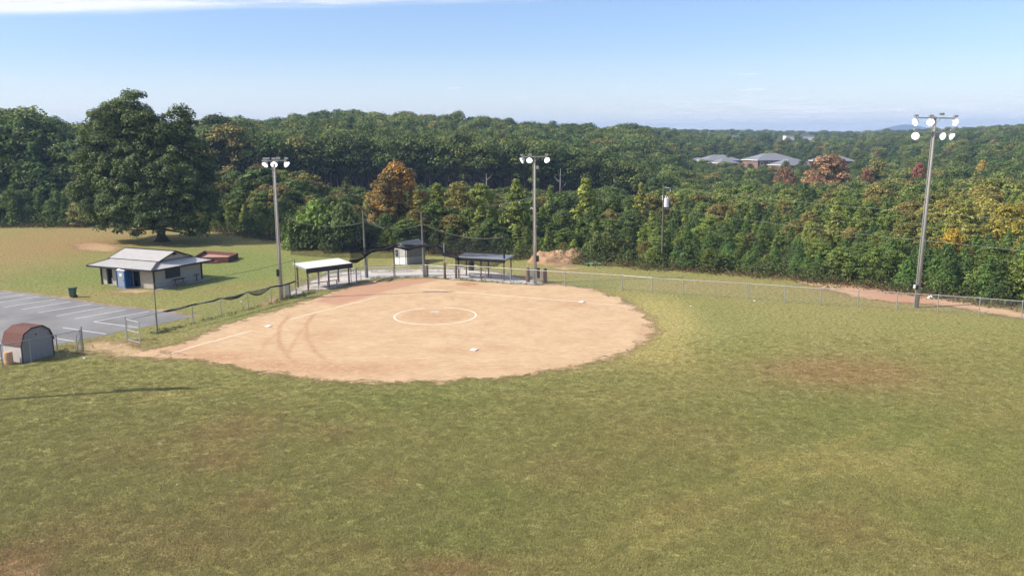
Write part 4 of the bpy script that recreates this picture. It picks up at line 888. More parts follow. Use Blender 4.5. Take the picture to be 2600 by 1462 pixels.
def broad(seed, w=.62, base=.22, npuff=46, per=70, leaf=.022, pr=.11, top=.9, flat=.8, shape='oval', yellow=.3):
    """unit height broadleaf"""
    global RNG; RNG = np.random.default_rng(seed); C_ = []; R_ = []
    for i in range(npuff):
        t = (i+.5)/npuff; t = t**.85; zz = base + (1-base-pr*.6)*t
        if shape == 'oval': rr_ = w/2*(math.sin(math.pi*min(.97,(t*.82+.13)))**.62)
        elif shape == 'cone': rr_ = w/2*(1-t)**.75*(.55+.45*min(1,t*5))
        else: rr_ = w/2*math.sqrt(max(.02,1-(t*1.02)**2.4))
        rr_ = max(0, rr_ - pr*.55); an = i*2.39996 + RNG.random()*.9; q = rr_*(.75+.35*RNG.random()) if RNG.random() < .78 else rr_*.4*RNG.random()
        C_.append((math.cos(an)*q, math.sin(an)*q, zz + RNG.normal()*.02)); R_.append(pr*(.7+.65*RNG.random())*(1-.35*t if shape=='cone' else 1))
    C_ = np.array(C_); R_ = np.array(R_); c, nr = puffs(C_, R_, per, flat)
    tn = np.repeat(tint2(npuff, 1.0, .17)[:,:1], per, axis=0); t2 = tint2(len(c), 1.0, .22, yellow); t2[:,0] *= tn[:,0]
    return c, nr, np.full(len(c), leaf)*RNG.uniform(.7,1.35,len(c)), np.full(len(c), leaf*.62), t2, [tuple(C_[k]) for k in range(0, npuff, max(1,npuff//9))]
def conifer(seed, w=.45, base=.03, layers=17, leaf=.026, dens=34, drop=.05, gap=0.0, yellow=.1):
    global RNG; RNG = np.random.default_rng(seed); cs = []; ns = []; tg = []; tn = []
    for l in range(layers):
        t = (l+RNG.random()*.5)/layers; zz = base+(1-base)*t; R0 = w/2*(1-t)**.8*(.75+.25*min(1,t*6))+.012; nb = max(4, int(9*(1-t)+4))
        for k in range(nb):
            an = k*2*math.pi/nb + l*1.3 + RNG.normal()*.2; R1 = R0*RNG.uniform(.65,1.15); m = max(4, int(dens*R1/(w/2)+6)); u = RNG.random(m)**.6
            x = np.cos(an)*R1*u; y = np.sin(an)*R1*u; sw = RNG.normal(size=(m,2))*R1*.16; zz_ = zz + R1*.35*u - R1*.5*u*u*1.2 + RNG.normal(size=m)*.012
            cs.append(np.stack([x+sw[:,0], y+sw[:,1], zz_],1)); nn = RNG.normal(size=(m,3))*.5+np.array([math.cos(an)*.35, math.sin(an)*.35, .8]); ns.append(nn)
            tg.append(np.tile([math.cos(an), math.sin(an), .35],(m,1))); tn.append(np.full(m, RNG.uniform(.75,1.25)))
    c = np.concatenate(cs); t2 = tint2(len(c), 1.0, .15, yellow); t2[:,0] *= np.concatenate(tn)
    return c, np.concatenate(ns), np.full(len(c), leaf)*RNG.uniform(.7,1.3,len(c)), np.full(len(c), leaf*.36), t2, np.concatenate(tg)
MESH = {}; LG_ = (1.68,1.66,1.60)
def reg(kind, i, c, nr, ln, wd, t2, tb, bark, tang=None):
    MESH[kind, i] = (quadmesh(kind+'_crown', c, nr, ln, wd, t2, [LEAF], tang), tb)
    me = bpy.data.meshes.new(kind+'_trunk'); me.from_pydata(tb.v, [], tb.f); me.materials.append(bark); me.polygons.foreach_set('use_smooth', [True]*len(me.polygons)); MESH[kind, i] = (MESH[kind, i][0], me, tb)
for i in range(4):
    c,nr,ln,wd,t2,lb = broad(100+i, .60+.08*(i%3), .04, 95, 75, .0185, .080, shape='oval'); reg('broadleaf_tree', i, c,nr,ln,wd,t2, trunkgeo(1,.018,.1,lb), M['barkgrey'])
for i in range(3):
    c,nr,ln,wd,t2,lb = broad(200+i, .46+.06*i, .03, 80, 70, .0185, .066, shape='cone', yellow=.35); reg('poplar_tree', i, c,nr,ln,wd,t2, trunkgeo(1,.014,.1,lb), M['barkgrey'])
for i in range(4):
    c,nr,ln,wd,t2,tg = conifer(300+i, .52+.07*i, .01, 20, .026, 46); reg('pine_tree', i, c,nr,ln,wd,t2, trunkgeo(1,.013,.1,[]), M['bark'], tg)
for i in range(3):
    c,nr,ln,wd,t2,lb = broad(400+i, 1.15+.25*i, .0, 26, 110, .05, .26, shape='dome', flat=.85); reg('bush', i, c,nr,ln,wd,t2, trunkgeo(1,.03,.1,lb), M['bark'])
for i in range(4):
    c,nr,ln,wd,t2,lb = broad(500+i, .46+.06*i, (.36,.42,.52,.58)[i], 44, 80, .0165, .085, shape='oval'); reg('forest_tree', i, c,nr,ln,wd,t2, trunkgeo(1,.012,.1,lb), M['barkgrey'])
for i in range(2):
    c,nr,ln,wd,t2,lb = broad(600+i, .36+.06*i, .42, 34, 80, .0165, .075, shape='dome', flat=.6); reg('tall_pine', i, c,nr,ln,wd*.6,t2*np.array([.9,.5]), trunkgeo(1,.011,.1,lb), M['bark'])
def plant(kind, v, x, y, h, wr, color, label, cat, group=None, zoff=0.0, z0=None):
    me, tm, _ = MESH[kind, v]; r_ = random.Random(int(x*131+y*17)); base = (x, y, (tz(x,y) if z0 is None else z0) + zoff)
    t = bpy.data.objects.new(kind, None); C.objects.link(t); t.location = base; t.rotation_euler = (0,0,r_.random()*6.28); t.scale = (h*wr, h*wr, h); t.empty_display_size = .2; tag(t, label, cat, group)
    for nm, m_ in (('crown', me),('trunk', tm)):
        o = bpy.data.objects.new(nm, m_); C.objects.link(o); o.parent = t; o.color = (color[0]*LG_[0],color[1]*LG_[1],color[2]*LG_[2],1)
    return t
HOR = lambda px: 344.5-(px-1296)*.0087
ROWS = {
 -300:[(190,520),(205,470),(214,400),(225,320),(260,300),(420,297)],
 0:[(190,540),(198,495),(206,465),(216,380),(226,310),(260,300),(420,297)],
 120:[(185,540),(196,490),(206,470),(218,340),(230,286),(420,290)],
 200:[(185,540),(196,490),(206,465),(218,380),(240,325),(300,320),(420,325)],
 500:[(175,545),(185,500),(200,450),(215,400),(230,350),(300,345),(420,340)],
 570:[(160,560),(175,500),(190,450),(206,430),(228,320),(300,300),(420,305)],
 680:[(150,560),(160,500),(180,430),(206,440),(228,345),(300,320),(420,318)],
 760:[(138,590),(150,500),(170,445),(206,450),(228,345),(300,315),(420,300)],
 850:[(134,585),(150,500),(170,485),(206,485),(228,345),(300,310),(420,287)],
 1000:[(126,600),(140,510),(165,478),(205,482),(228,350),(262,345),(300,318),(420,290)],
 1200:[(120,610),(135,520),(160,480),(205,484),(228,355),(262,350),(300,335),(420,301)],
 1350:[(116,625),(135,540),(160,492),(215,486),(228,365),(262,362),(300,350),(420,312)],
 1500:[(112,640),(135,545),(160,492),(215,486),(228,388),(265,385),(310,365),(420,320)],
 1620:[(110,650),(135,550),(165,500),(215,484),(228,425),(280,395),(330,360),(450,323),(520,324)],
 1750:[(108,620),(135,560),(165,505),(205,482),(240,465),(290,440),(350,420),(405,408),(480,385),(540,350),(800,336),(1100,330)],
 1950:[(108,640),(130,590),(165,510),(205,482),(250,465),(320,445),(370,425),(405,411),(480,396),(560,375),(700,353),(860,350),(1000,340),(1200,336)],
 2150:[(100,645),(125,600),(160,510),(200,480),(250,462),(320,440),(400,410),(500,385),(600,362),(800,348),(1000,340),(1300,335)],
 2350:[(93,660),(120,590),(155,510),(200,475),(250,448),(320,420),(400,395),(500,368),(600,348),(800,336),(1000,331)],
 2600:[(85,690),(108,620),(145,530),(190,480),(250,440),(320,405),(400,370),(500,340),(620,324),(800,319)],
 2950:[(80,720),(105,620),(145,530),(190,480),(250,440),(320,405),(400,370),(500,340),(620,324),(800,319)]}
RKEY = sorted(ROWS)
def row(px, r):
    px = min(max(px, RKEY[0]), RKEY[-1]-1); i = max(k for k in range(len(RKEY)) if RKEY[k] <= px); i = min(i, len(RKEY)-2); a, b_ = RKEY[i], RKEY[i+1]
    f = lambda T_: float(np.interp(r, [q[0] for q in T_], [q[1] for q in T_])); u = (px-a)/(b_-a); return f(ROWS[a])*(1-u)+f(ROWS[b_])*u
def mixc(a, b_, t): return tuple(a[i]*(1-t)+b_[i]*t for i in range(3))
DG=(.054,.086,.024); MG=(.085,.122,.028); LG=(.145,.178,.036); OL=(.125,.120,.032); BR=(.13,.085,.055); OR=(.235,.135,.034); YE=(.24,.19,.03); PK=(.17,.095,.06); RD=(.20,.06,.045); BG=(.062,.098,.032)
cand = []; tr = random.Random(21); grid = {}
def okspace(x, y, s):
    k = (int(x//4), int(y//4)); n = int(s//4)+1
    for i in range(-n, n+1):
        for j in range(-n, n+1):
            for (a,b_,s2) in grid.get((k[0]+i,k[1]+j), ()):
                if (a-x)**2+(b_-y)**2 < (min(s,s2))**2: return False
    grid.setdefault(k, []).append((x,y,s)); return True
# hand-placed trees first: (px, distance, top row, kind, variant, width ratio, colour, label, category)
SPECIAL = [
 (1012,141,411,'broadleaf_tree',1,1.0,OR,'round tree turning rust orange, tallest behind the left dugout','tree'),
 (985,137,440,'broadleaf_tree',2,.8,(.14,.10,.034),'smaller orange and green tree tucked left of the rust orange one','tree'),
 (1062,136,478,'poplar_tree',0,1.1,(.17,.15,.035),'yellowing tree just right of the rust orange tree','tree'),
 (1112,140,462,'poplar_tree',1,1.3,LG,'light green tree behind the white storage shed','tree'),
 (1165,138,463,'broadleaf_tree',0,.95,(.17,.155,.04),'olive tree with an orange flush left of the middle light pole','tree'),
 (1220,142,464,'broadleaf_tree',3,.9,LG,'bright green round tree behind the grey-roofed dugout','tree'),
 (1312,133,451,'poplar_tree',2,1.15,LG,'pointed light green tree immediately left of the middle light pole','tree'),
 (1488,140,447,'poplar_tree',0,1.35,(.175,.20,.04),'pointed yellow-green tree midway between the middle light pole and the utility pole','tree'),
 (1625,150,461,'poplar_tree',1,.8,(.17,.17,.04),'small pointed pale tree top left of the utility pole','tree'),
 (805,131,512,'bush',0,.75,(.115,.17,.035),'feathery bright green thicket tree behind the left dugout roof','tree'),
 (762,132,545,'bush',1,.8,(.075,.115,.028),'spreading green bush at the grass edge by the left light pole','bush'),
 (870,130,520,'bush',2,.7,(.07,.105,.028),'dark green bushy tree right of the feathery bright green one','tree'),
 (885,152,447,'pine_tree',3,1.1,(.085,.095,.035),'dull dark conifer poking above the thicket left of the orange tree','tree'),
 (668,178,417,'broadleaf_tree',2,.8,(.125,.075,.055),'bare-looking purple-brown tree behind the left light pole lamps','tree'),
 (762,172,436,'broadleaf_tree',0,1.15,(.080,.092,.028),'rounded dull green tree right of the left light pole lamps','tree'),
 (640,168,470,'pine_tree',2,1.1,(.075,.090,.030),'dark conifer left of the left light pole','tree'),
 (560,172,505,'bush',1,.9,(.19,.20,.04),'yellow-green bush at the right edge of the big oak','bush'),
 (100,222,278,'forest_tree',1,1.25,(.105,.130,.035),'tall pale green tree left of the big oak against the sky','tree'),
 (20,222,297,'forest_tree',2,1.2,(.060,.090,.028),'dark tall tree at the left edge of the photo','tree'),
 (165,219,297,'tall_pine',0,1.0,(.050,.085,.028),'dark pointed tree between the pale tree and the big oak','tree'),
 (60,212,395,'broadleaf_tree',0,1.0,(.16,.14,.035),'yellowing tree under the tall trees at the far left','tree'),
 (565,238,292,'forest_tree',0,1.2,(.038,.066,.026),'dark rounded tree on the skyline right of the big oak','tree'),
 (606,238,305,'tall_pine',1,1.4,(.045,.072,.026),'dark flat-topped pine on the skyline beside the rounded dark tree','tree'),
 (2092,245,392,'broadleaf_tree',1,1.15,(.215,.13,.068),'large pinkish-orange tree in front of the right-hand grey house roof','tree'),
 (2060,235,445,'broadleaf_tree',3,.8,(.24,.12,.065),'lower pinkish-brown tree at the foot of the large pink-orange one','tree'),
 (1988,240,425,'broadleaf_tree',2,.7,(.18,.10,.06),'small pinkish tree below the lowest grey house','tree'),
 (2190,240,430,'broadleaf_tree',0,.55,(.18,.09,.055),'small red-tinted tree right of the pink-orange tree','tree'),
 (2322,260,413,'broadleaf_tree',1,.6,(.20,.085,.05),'small red tree just left of the right light pole','tree'),
 (2215,248,405,'broadleaf_tree',2,.8,(.15,.15,.045),'yellow-green round tree behind the small red-tinted tree','tree'),
 (2478,262,404,'poplar_tree',2,1.0,(.28,.21,.05),'pale yellow tree standing apart right of the right light pole','tree'),
 (2420,104,578,'broadleaf_tree',3,1.0,(.29,.205,.03),'golden yellow tree to the right of the right light pole','tree'),
 (2462,101,625,'broadleaf_tree',1,.72,(.30,.145,.045),'orange tree tucked below the golden yellow one','tree'),
 (2560,112,520,'broadleaf_tree',2,1.0,(.22,.19,.035),'yellow-green tree at the right edge of the photo','tree'),
 (2440,120,510,'broadleaf_tree',0,1.0,(.18,.18,.04),'light olive tree behind the golden yellow one','tree'),
 (2120,128,505,'poplar_tree',0,1.2,(.165,.185,.045),'tall yellow-green tree rising over the pines near the clay path','tree'),
 (2060,120,560,'broadleaf_tree',1,.8,(.16,.18,.045),'pale leafy tree between dark pines behind the long fence','tree'),
 (1730,121,600,'broadleaf_tree',2,.75,(.17,.18,.045),'pale leafy sapling right of the utility pole','tree'),
 (1550,119,568,'broadleaf_tree',3,.85,(.075,.10,.03),'dark leafy tree beside the dirt mound','tree'),
 (1515,116,590,'bush',0,.55,(.085,.11,.035),'leafy bush growing over the right side of the dirt mound','bush'),
 (1900,112,650,'bush',2,.6,(.085,.115,.035),'dark rounded bush at the edge of the woods behind the long fence','bush'),
 (2000,110,665,'bush',1,.5,(.11,.14,.04),'lighter bush at the edge of the woods left of the clay path','bush'),
]
for s in SPECIAL:
    px, dist, ty, kind, v, wr, col, lab, cat = s
    p = ptz(px, 600, dist); x, y = p.x, dist; z0 = tz(x,y); h = HT(Vector((x,y,z0)), ty); grid.setdefault((int(x//4),int(y//4)), []).append((x,y,h*.16))
    cand.append(dict(x=x,y=y,z=z0,h=h,kind=kind,v=v,wr=wr,col=col,lab=lab,cat=cat,sp=1,r=math.hypot(x,y)))
def pick(px, r, s):
    q = tr.random()
    if r < 215 or s < 50:
        rightside = px > 1650
        if px < 520: k, c = ('pine_tree', mixc(BG,MG,tr.random())) if q < .5 else (('broadleaf_tree', mixc(DG,MG,tr.random())) if q < .94 else ('broadleaf_tree', (.135,.13,.04)))
        elif rightside:
            if s < 22: k, c = ('pine_tree', mixc(BG,(.085,.14,.035),tr.random())) if q < .78 else ('broadleaf_tree', mixc(MG,LG,tr.random()*.7))
            else: k, c = ('pine_tree', mixc(BG,MG,tr.random())) if q < .38 else (('poplar_tree', mixc(MG,LG,tr.random())) if q < .6 else (('broadleaf_tree', mixc(MG,LG,tr.random())) if q < .9 else ('broadleaf_tree', mixc(OL,(.17,.14,.045),tr.random()))))
            if px > 2330 and s > 15 and q > .6: c = mixc((.14,.16,.04),(.19,.16,.04),tr.random())
        else: k, c = ('broadleaf_tree', mixc(DG,MG,tr.random())) if q < .45 else (('poplar_tree', mixc(MG,LG,tr.random())) if q < .66 else (('pine_tree', mixc(DG,OL,tr.random()*.6)) if q < .86 else ('broadleaf_tree', mixc(OL,(.16,.135,.042),tr.random()))))
    else:
        k = 'tall_pine' if q < (.28 if px > 1600 else .16) else 'forest_tree'; w = tr.random(); c = mixc(DG, (.105,.130,.034), w*w*1.1)
        if px > 1900 and tr.random() < .06: c = mixc(OL, PK, tr.random()*.35)
        elif tr.random() < .10: c = (.125,.130,.036)
        if k == 'tall_pine': c = mixc((.038,.070,.024), MG, w*.5)
    return k, c
def scatter(r0, r1, sp, tries):
    for _ in range(tries):
        px = tr.uniform(-160, 2760); r = math.sqrt(tr.uniform(r0*r0, r1*r1)); tn = (px-1300)/(2150*.985); y = r/math.sqrt(1+tn*tn); x = y*tn
        s = float(treedist(np.array([x]), np.array([y]))[0])
        if s < 1.2: continue
        if px > 1700 and px < 2180 and 408 < r < 462: continue
        if r > 780 and r < 905 and 1700 < px < 2150: continue
        if r > 460 and px < 1560: continue
        if 206 < r < 228 and 540 < px < 1640: continue
        s_ = sp*(.75 if s < 12 else 1)*tr.uniform(.8,1.15)
        if not okspace(x, y, s_): continue
        z0 = tz(x,y); ty = row(px, r) + tr.gauss(0, 9 if r < 220 else 6*(300/max(r,300))**.7)
        zt_ = H-(ty-HOR(px))*y/2150*1.0; h = zt_-z0
        lo_, hi_ = ((2.2,14) if r < 215 else ((6.5 if px > 1650 else 12),27)); h = min(max(h, lo_*tr.uniform(1,1.3)), hi_)
        k, c = pick(px, r, s); k_ = tr.uniform(.85,1.22); c = tuple(min(1,q*k_*tr.uniform(.96,1.04)) for q in c)
        ev = None
        if k == 'forest_tree' and r < 262 and px < 1650: ev = tr.choice((2,3))
        if s < 7 and tr.random() < .25: k = 'bush'; h *= .7
        cand.append(dict(x=x,y=y,z=z0,h=h,kind=k,v=ev if ev is not None else tr.randrange(len([1 for q in MESH if q[0]==k])),wr=tr.uniform(.85,1.2)*(1.18 if r < 215 else 1.05)*(1.25 if h < 5 and k != 'bush' else 1)*(.6 if k == 'bush' else 1),col=c,lab=None,cat='bush' if k == 'bush' else 'tree',sp=0,r=r))
scatter(80, 240, 3.5, 26000); scatter(222, 430, 7.2, 12000); scatter(440, 760, 9.5, 7000); scatter(760, 1350, 13, 8000)
# keep what can be seen (front to back skyline test); what is well hidden is not built
cand.sort(key=lambda t: t['r']); buf = np.full(800, 2000.0); kept = []
WR = {'broadleaf_tree':.7,'poplar_tree':.5,'pine_tree':.55,'bush':1.3,'forest_tree':.5,'tall_pine':.4}
for t in cand:
    px, ty = PX(t['x'],t['y'],t['z']+t['h']); _, by = PX(t['x'],t['y'],t['z']); w = WR[t['kind']]*t['h']*t['wr']*2150/t['y']
    a_ = int((px-w/2+300)/4); b_ = int((px+w/2+300)/4)+1; a_ = max(0,a_); b_ = min(799,b_)
    if b_ <= a_: continue
    vis = float(np.clip(buf[a_:b_]-ty, 0, by-ty).mean()); t['vis'] = vis*w; t['px'] = px; t['ty'] = ty
    if buf[a_:b_].max() - ty < -10 and not t['sp']: continue
    kept.append(t); m_ = (a_+b_)//2; q = max(1,(b_-a_)//3); s_ = slice(max(0,m_-q), m_+q); buf[s_] = np.minimum(buf[s_], ty + (by-ty)*.22)
inframe = [t for t in kept if -30 < t['px'] < 2630 and t['vis'] > 4]
inframe.sort(key=lambda t: -t['vis'] - (1e9 if t['sp'] else 0)); ind = inframe[:290]; ids = set(id(t) for t in ind)
rest = [t for t in kept if id(t) not in ids]
print('trees', len(cand), len(kept), len(ind), len(rest))
CN = lambda c: 'rusty orange' if c[0] > c[1]*1.5 else ('yellow-green' if c[0] > .14 else ('olive' if c[0] > c[1]*.92 else ('dark green' if c[1] < .105 else 'mid green')))
def where(px, r):
    if r > 215: return ('in the tall woods above the big oak side' if px < 700 else 'in the tall wooded ridge above the backstop' if px < 1500 else 'in the far woods around the grey-roofed houses' if px < 2200 else 'in the far woods behind the right light pole')
    return ('at the wood edge behind the big oak' if px < 600 else 'in the thicket behind the left dugout' if px < 950 else 'in the thicket behind the backstop' if px < 1330 else 'in the stand between the middle light pole and the utility pole' if px < 1690 else 'in the young stand right of the utility pole' if px < 2060 else 'in the young stand behind the clay path' if px < 2340 else 'in the young stand right of the right light pole')
KN = {'broadleaf_tree':'leafy tree','poplar_tree':'pointed tree','pine_tree':'young pine','bush':'round bush','forest_tree':'tall tree','tall_pine':'tall pine'}
for t in ind:
    lab = t['lab']; grp = None
    if not lab: lab = CN(t['col'])+' '+KN[t['kind']]+' '+where(t['px'], t['r']); grp = lab+'s'
    else: grp = None
    plant(t['kind'], t['v'], t['x'], t['y'], t['h'], t['wr'], t['col'], lab, t['cat'], grp, -.1)
for i, (px, ty, dist, lab) in enumerate(((1421,428,224,'pale bare dead trunk standing before the dark wood right of the middle light pole'),(1236,440,222,'pale bare dead trunk left of the middle light pole, before the dark wood'),(1560,430,226,'thin pale dead trunk before the dark wood left of the utility pole'))):
    p = ptz(px, 500, dist); z0 = tz(p.x, dist); q = Vector((p.x, dist, z0)); hh = HT(q, ty); T = thing('dead_tree', lab, 'dead tree', q, i*1.3); b = MB(); b.tube([(0,0,-.3),(.1,0,hh*.5),(.25,.1,hh)], [.26,.2,.07], 7); b.build('trunk', M['deadwood'], T)
    for k, (zf, an) in enumerate(((.55,.4),(.7,2.6),(.82,4.4))): MB().tube([(.1,0,hh*zf),(.1+math.cos(an)*1.1,math.sin(an)*1.1,hh*zf+.7),(.1+math.cos(an)*1.9,math.sin(an)*1.9,hh*zf+1.9)], [.09,.06,.02], 5).build('limb', M['deadwood'], T)
# everything smaller: one wood, instanced
tc_ = bpy.data.collections.new('wood_templates'); order = []
for (k, v), (me_, tm, tb) in sorted(MESH.items(), key=lambda q: q[0]):
    n4 = len(me_.vertices); co = np.empty(n4*3, np.float32); me_.vertices.foreach_get('co', co); at = np.empty(n4*4, np.float32); me_.attributes['tint'].data.foreach_get('color', at)
    nm = 'template_%02d' % len(order); m2 = me_.copy(); m2.name = nm; m2.materials.clear(); m2.materials.append(LEAFI)
    b = bmesh_join = MB(); o = bpy.data.objects.new(nm, m2)
    # add the trunk
    import bmesh
    bm = bmesh.new(); bm.from_mesh(m2); tmc = tm.copy(); tmc.materials.clear(); bm2n = len(bm.faces); bm.from_mesh(tmc); bm.faces.ensure_lookup_table()
    for f in bm.faces[bm2n:]: f.material_index = 1
    bm.to_mesh(m2); bm.free(); m2.materials.append(M['barkgrey']); tc_.objects.link(o); order.append((k, v))
me = bpy.data.meshes.new('distant_woods'); me.from_pydata([(t['x'],t['y'],t['z']-.1) for t in rest], [], [])
a = me.attributes.new('tcol','FLOAT_COLOR','POINT'); a.data.foreach_set('color', np.array([(t['col'][0]*LG_[0],t['col'][1]*LG_[1],t['col'][2]*LG_[2],1) for t in rest], np.float32).ravel())
a = me.attributes.new('sc','FLOAT_VECTOR','POINT'); a.data.foreach_set('vector', np.array([(t['h']*t['wr'],t['h']*t['wr'],t['h']) for t in rest], np.float32).ravel())
a = me.attributes.new('idx','INT','POINT'); a.data.foreach_set('value', [order.index((t['kind'],t['v'])) for t in rest])
a = me.attributes.new('rot','FLOAT_VECTOR','POINT'); a.data.foreach_set('vector', np.array([(0,0,tr.random()*6.28) for t in rest], np.float32).ravel())
wo = bpy.data.objects.new('distant_woods', me); C.objects.link(wo); wo['kind'] = 'stuff'; wo['label'] = 'dense mixed woods filling the background behind the nearer trees'; wo['category'] = 'woods'
def gnscatter(obj, coll, idxattr=True):
    ng = bpy.data.node_groups.new(obj.name+'_scatter', 'GeometryNodeTree'); ng.interface.new_socket('Geometry', in_out='INPUT', socket_type='NodeSocketGeometry'); ng.interface.new_socket('Geometry', in_out='OUTPUT', socket_type='NodeSocketGeometry')
    L = ng.links.new; gi = ng.nodes.new('NodeGroupInput'); go_ = ng.nodes.new('NodeGroupOutput'); ip = ng.nodes.new('GeometryNodeInstanceOnPoints'); ci = ng.nodes.new('GeometryNodeCollectionInfo')
    ci.inputs['Collection'].default_value = coll; ci.inputs['Separate Children'].default_value = True; ci.inputs['Reset Children'].default_value = True
    def na(nm, ty): q = ng.nodes.new('GeometryNodeInputNamedAttribute'); q.data_type = ty; q.inputs['Name'].default_value = nm; return q.outputs['Attribute']
    L(gi.outputs[0], ip.inputs['Points']); L(ci.outputs[0], ip.inputs['Instance']); ip.inputs['Pick Instance'].default_value = True
    L(na('idx','INT'), ip.inputs['Instance Index']); L(na('sc','FLOAT_VECTOR'), ip.inputs['Scale']); L(na('rot','FLOAT_VECTOR'), ip.inputs['Rotation']); L(ip.outputs[0], go_.inputs[0])
    md = obj.modifiers.new('scatter','NODES'); md.node_group = ng
gnscatter(wo, tc_)
# ------------------------------------------------------------------ the big oak
RNG = np.random.default_rng(77); ob = G(412,613); oh = HT(ob, 241); 
pxm = ob.y/2150*1.012
# main limb masses: (photo column, photo row, radius in px, depth offset m)
mass = [(335,275,42,0),(300,300,45,2),(265,300,38,-1),(360,320,50,-2),(235,340,40,1),(455,300,36,1),(470,330,28,0),(415,335,36,-2),(290,360,60,0),(380,380,64,2),(460,380,45,0),(240,400,48,-1),(330,420,70,-4),(430,430,66,-4),(500,430,45,1),(215,450,38,0),(270,470,60,-3),(370,480,70,-6),(470,480,62,-4),(525,490,34,0),(205,500,30,0),(240,520,42,-2),(310,530,55,-5),(400,530,62,-6),(490,530,50,-4),(530,520,26,0),(350,553,28,-5),(270,555,32,-2),(455,556,26,-5),(500,575,22,-3),(310,580,16,-2),(345,583,14,-4),(475,588,14,-3),(380,450,60,5),(300,450,55,6),(460,440,50,6),(250,440,40,5),(350,350,50,5),(430,500,50,6),(300,520,50,6),(355,400,70,0),(380,520,60,0),(225,545,22,0),(205,470,24,-2),(190,505,14,-1),(300,325,58,1),(245,365,48,1),(400,355,62,1),(440,345,45,3),(485,400,50,0),(335,300,50,2),(505,450,45,2),(230,415,50,2),(270,300,42,3)]
PC = []; PR = []
for (a_, b_, r_, dz) in mass:
    c_ = ptz(a_*D, b_*D, ob.y+dz*.9) - ob; rad = r_*pxm*1.04; k = max(2, int(rad*rad*2.8)); 
    for i in range(k):
        d = RNG.normal(size=3); d /= np.linalg.norm(d); q = rad*(RNG.random()**.33)*.85; PC.append((c_.x+d[0]*q, c_.y+d[1]*q*1.15, c_.z+d[2]*q)); PR.append(RNG.uniform(.65,1.3))
PC = np.array(PC); PR = np.array(PR); c, nr = puffs(PC, PR, 115, .88, .15); print('oak leaves', len(c))
t2 = tint2(len(c), 1.0, .2, .25); t2[:,0] *= np.repeat(np.clip(1+RNG.normal(size=len(PC))*.18,.6,1.5), 115)
T = thing('oak_tree', 'huge dark green spreading oak standing alone behind the tan building', 'tree', ob)
o = bpy.data.objects.new('crown', quadmesh('oak_crown', c, nr, RNG.uniform(.13,.26,len(c)), np.full(len(c),.13), t2, [LEAF])); C.objects.link(o); o.parent = T; o.color = (.112,.155,.046,1)
b = MB(); b.tube([(0,0,-.3),(0,0,.25),(-.1,0,1.2),(-.15,0,3),(-.3,.1,7),(-.5,.2,12),(-.9,.2,oh*.72)], [1.35,.95,.68,.6,.48,.32,.08], 14)
for i in range(5): an = i*1.26; b.tube([(.3*math.cos(an),.3*math.sin(an),.9),(.9*math.cos(an),.9*math.sin(an),.2),(1.6*math.cos(an),1.6*math.sin(an),-.15)], [.4,.3,.12], 6)
for (a_, b_, r_, dz) in mass[::2]:
    c_ = ptz(a_*D, b_*D, ob.y+dz*.9) - ob; z0 = max(2.2, c_.z*.5); b.tube([(-.2,0,z0),(c_.x*.45,c_.y*.45,(z0+c_.z)/2),(c_.x*.95,c_.y,c_.z)], [.26,.16,.05], 6)
b.build('trunk', M['bark'], T, smooth=True)
# ------------------------------------------------------------------ weeds, brush and grass
def leafstuff(name, label, cat, pts, hgt, n_each, leaf, color, spread, upn=.5, yellow=.3):
    c = []; 
    for p, hh in zip(pts, hgt):
        m_ = max(3, int(n_each*hh)); d = RNG.normal(size=(m_,3))*np.array([spread,spread,0]); zz = np.abs(RNG.random(m_))*hh*(1-np.clip(np.hypot(d[:,0],d[:,1])/(spread*3),0,.8)); c.append(np.stack([p[0]+d[:,0], p[1]+d[:,1], p[2]+zz],1))
    c = np.concatenate(c); n = len(c); t2 = tint2(n, 1, .3, yellow); o = bpy.data.objects.new(name, quadmesh(name, c, RNG.normal(size=(n,3))+np.array([0,0,upn]), RNG.uniform(.5,1.3,n)*leaf, np.full(n,leaf*.5), t2, [leafmat(name+'_leaves', color)])); C.objects.link(o)
    o['kind'] = 'stuff'; o['label'] = label; o['category'] = cat; return n
def along(P, step, jit, prob=1.0):
    out = []
    for p, q in zip(P[:-1], P[1:]):
        k = int((q-p).length/step)+1
        for j in range(k):
            if tr.random() < prob: v = p.lerp(q, (j+tr.random())/k); out.append((v.x+tr.gauss(0,jit), v.y+tr.gauss(0,jit), tz(v.x,v.y)))
    return out
P1 = along([online(px, FA, FB) for px in (392,440,560,690,800)], .22, .14, .75); P1 += along([G(715,762),G(735,757),G(790,744)], .12, .25, 1); P1 += along([G(385,848),G(405,846),G(450,834)], .12, .2, 1)
P1 += along([G(930,709),G(1000,706),G(1078,704),G(1129,708),G(1232,716),G(1330,722),G(1390,725)], .28, .2, .8); P1 += along([G(137,893),G(170,889),G(210,893)], .2, .5, 1)
print('weeds', leafstuff('weeds', 'straggly green weeds growing along the fence bottoms', 'weeds', P1, [tr.uniform(.12,.5)*(1.5 if 700<PX(*p)[0]<800 else 1) for p in P1], 60, .06, (.075,.105,.03), .16))
tl = [Vector((x,y,0)) for x,y in TL[1:-2]]
P2 = along([v+Vector((0,-.5,0)) for v in tl], .16, .9, .9)
print('brush', leafstuff('dry_brush', 'reddish brown dry brush fringing the foot of the woods', 'brush', P2, [tr.uniform(.25,1.15) for p in P2], 26, .11, (.19,.115,.065), .35))
P3 = along([v+Vector((.6,1.2,0)) for v in tl], .2, 1.6, .9)
print('under', leafstuff('undergrowth', 'dark green undergrowth along the front of the woods', 'undergrowth', P3, [tr.uniform(.6,3.0) for p in P3], 30, .16, (.085,.11,.035), .6))
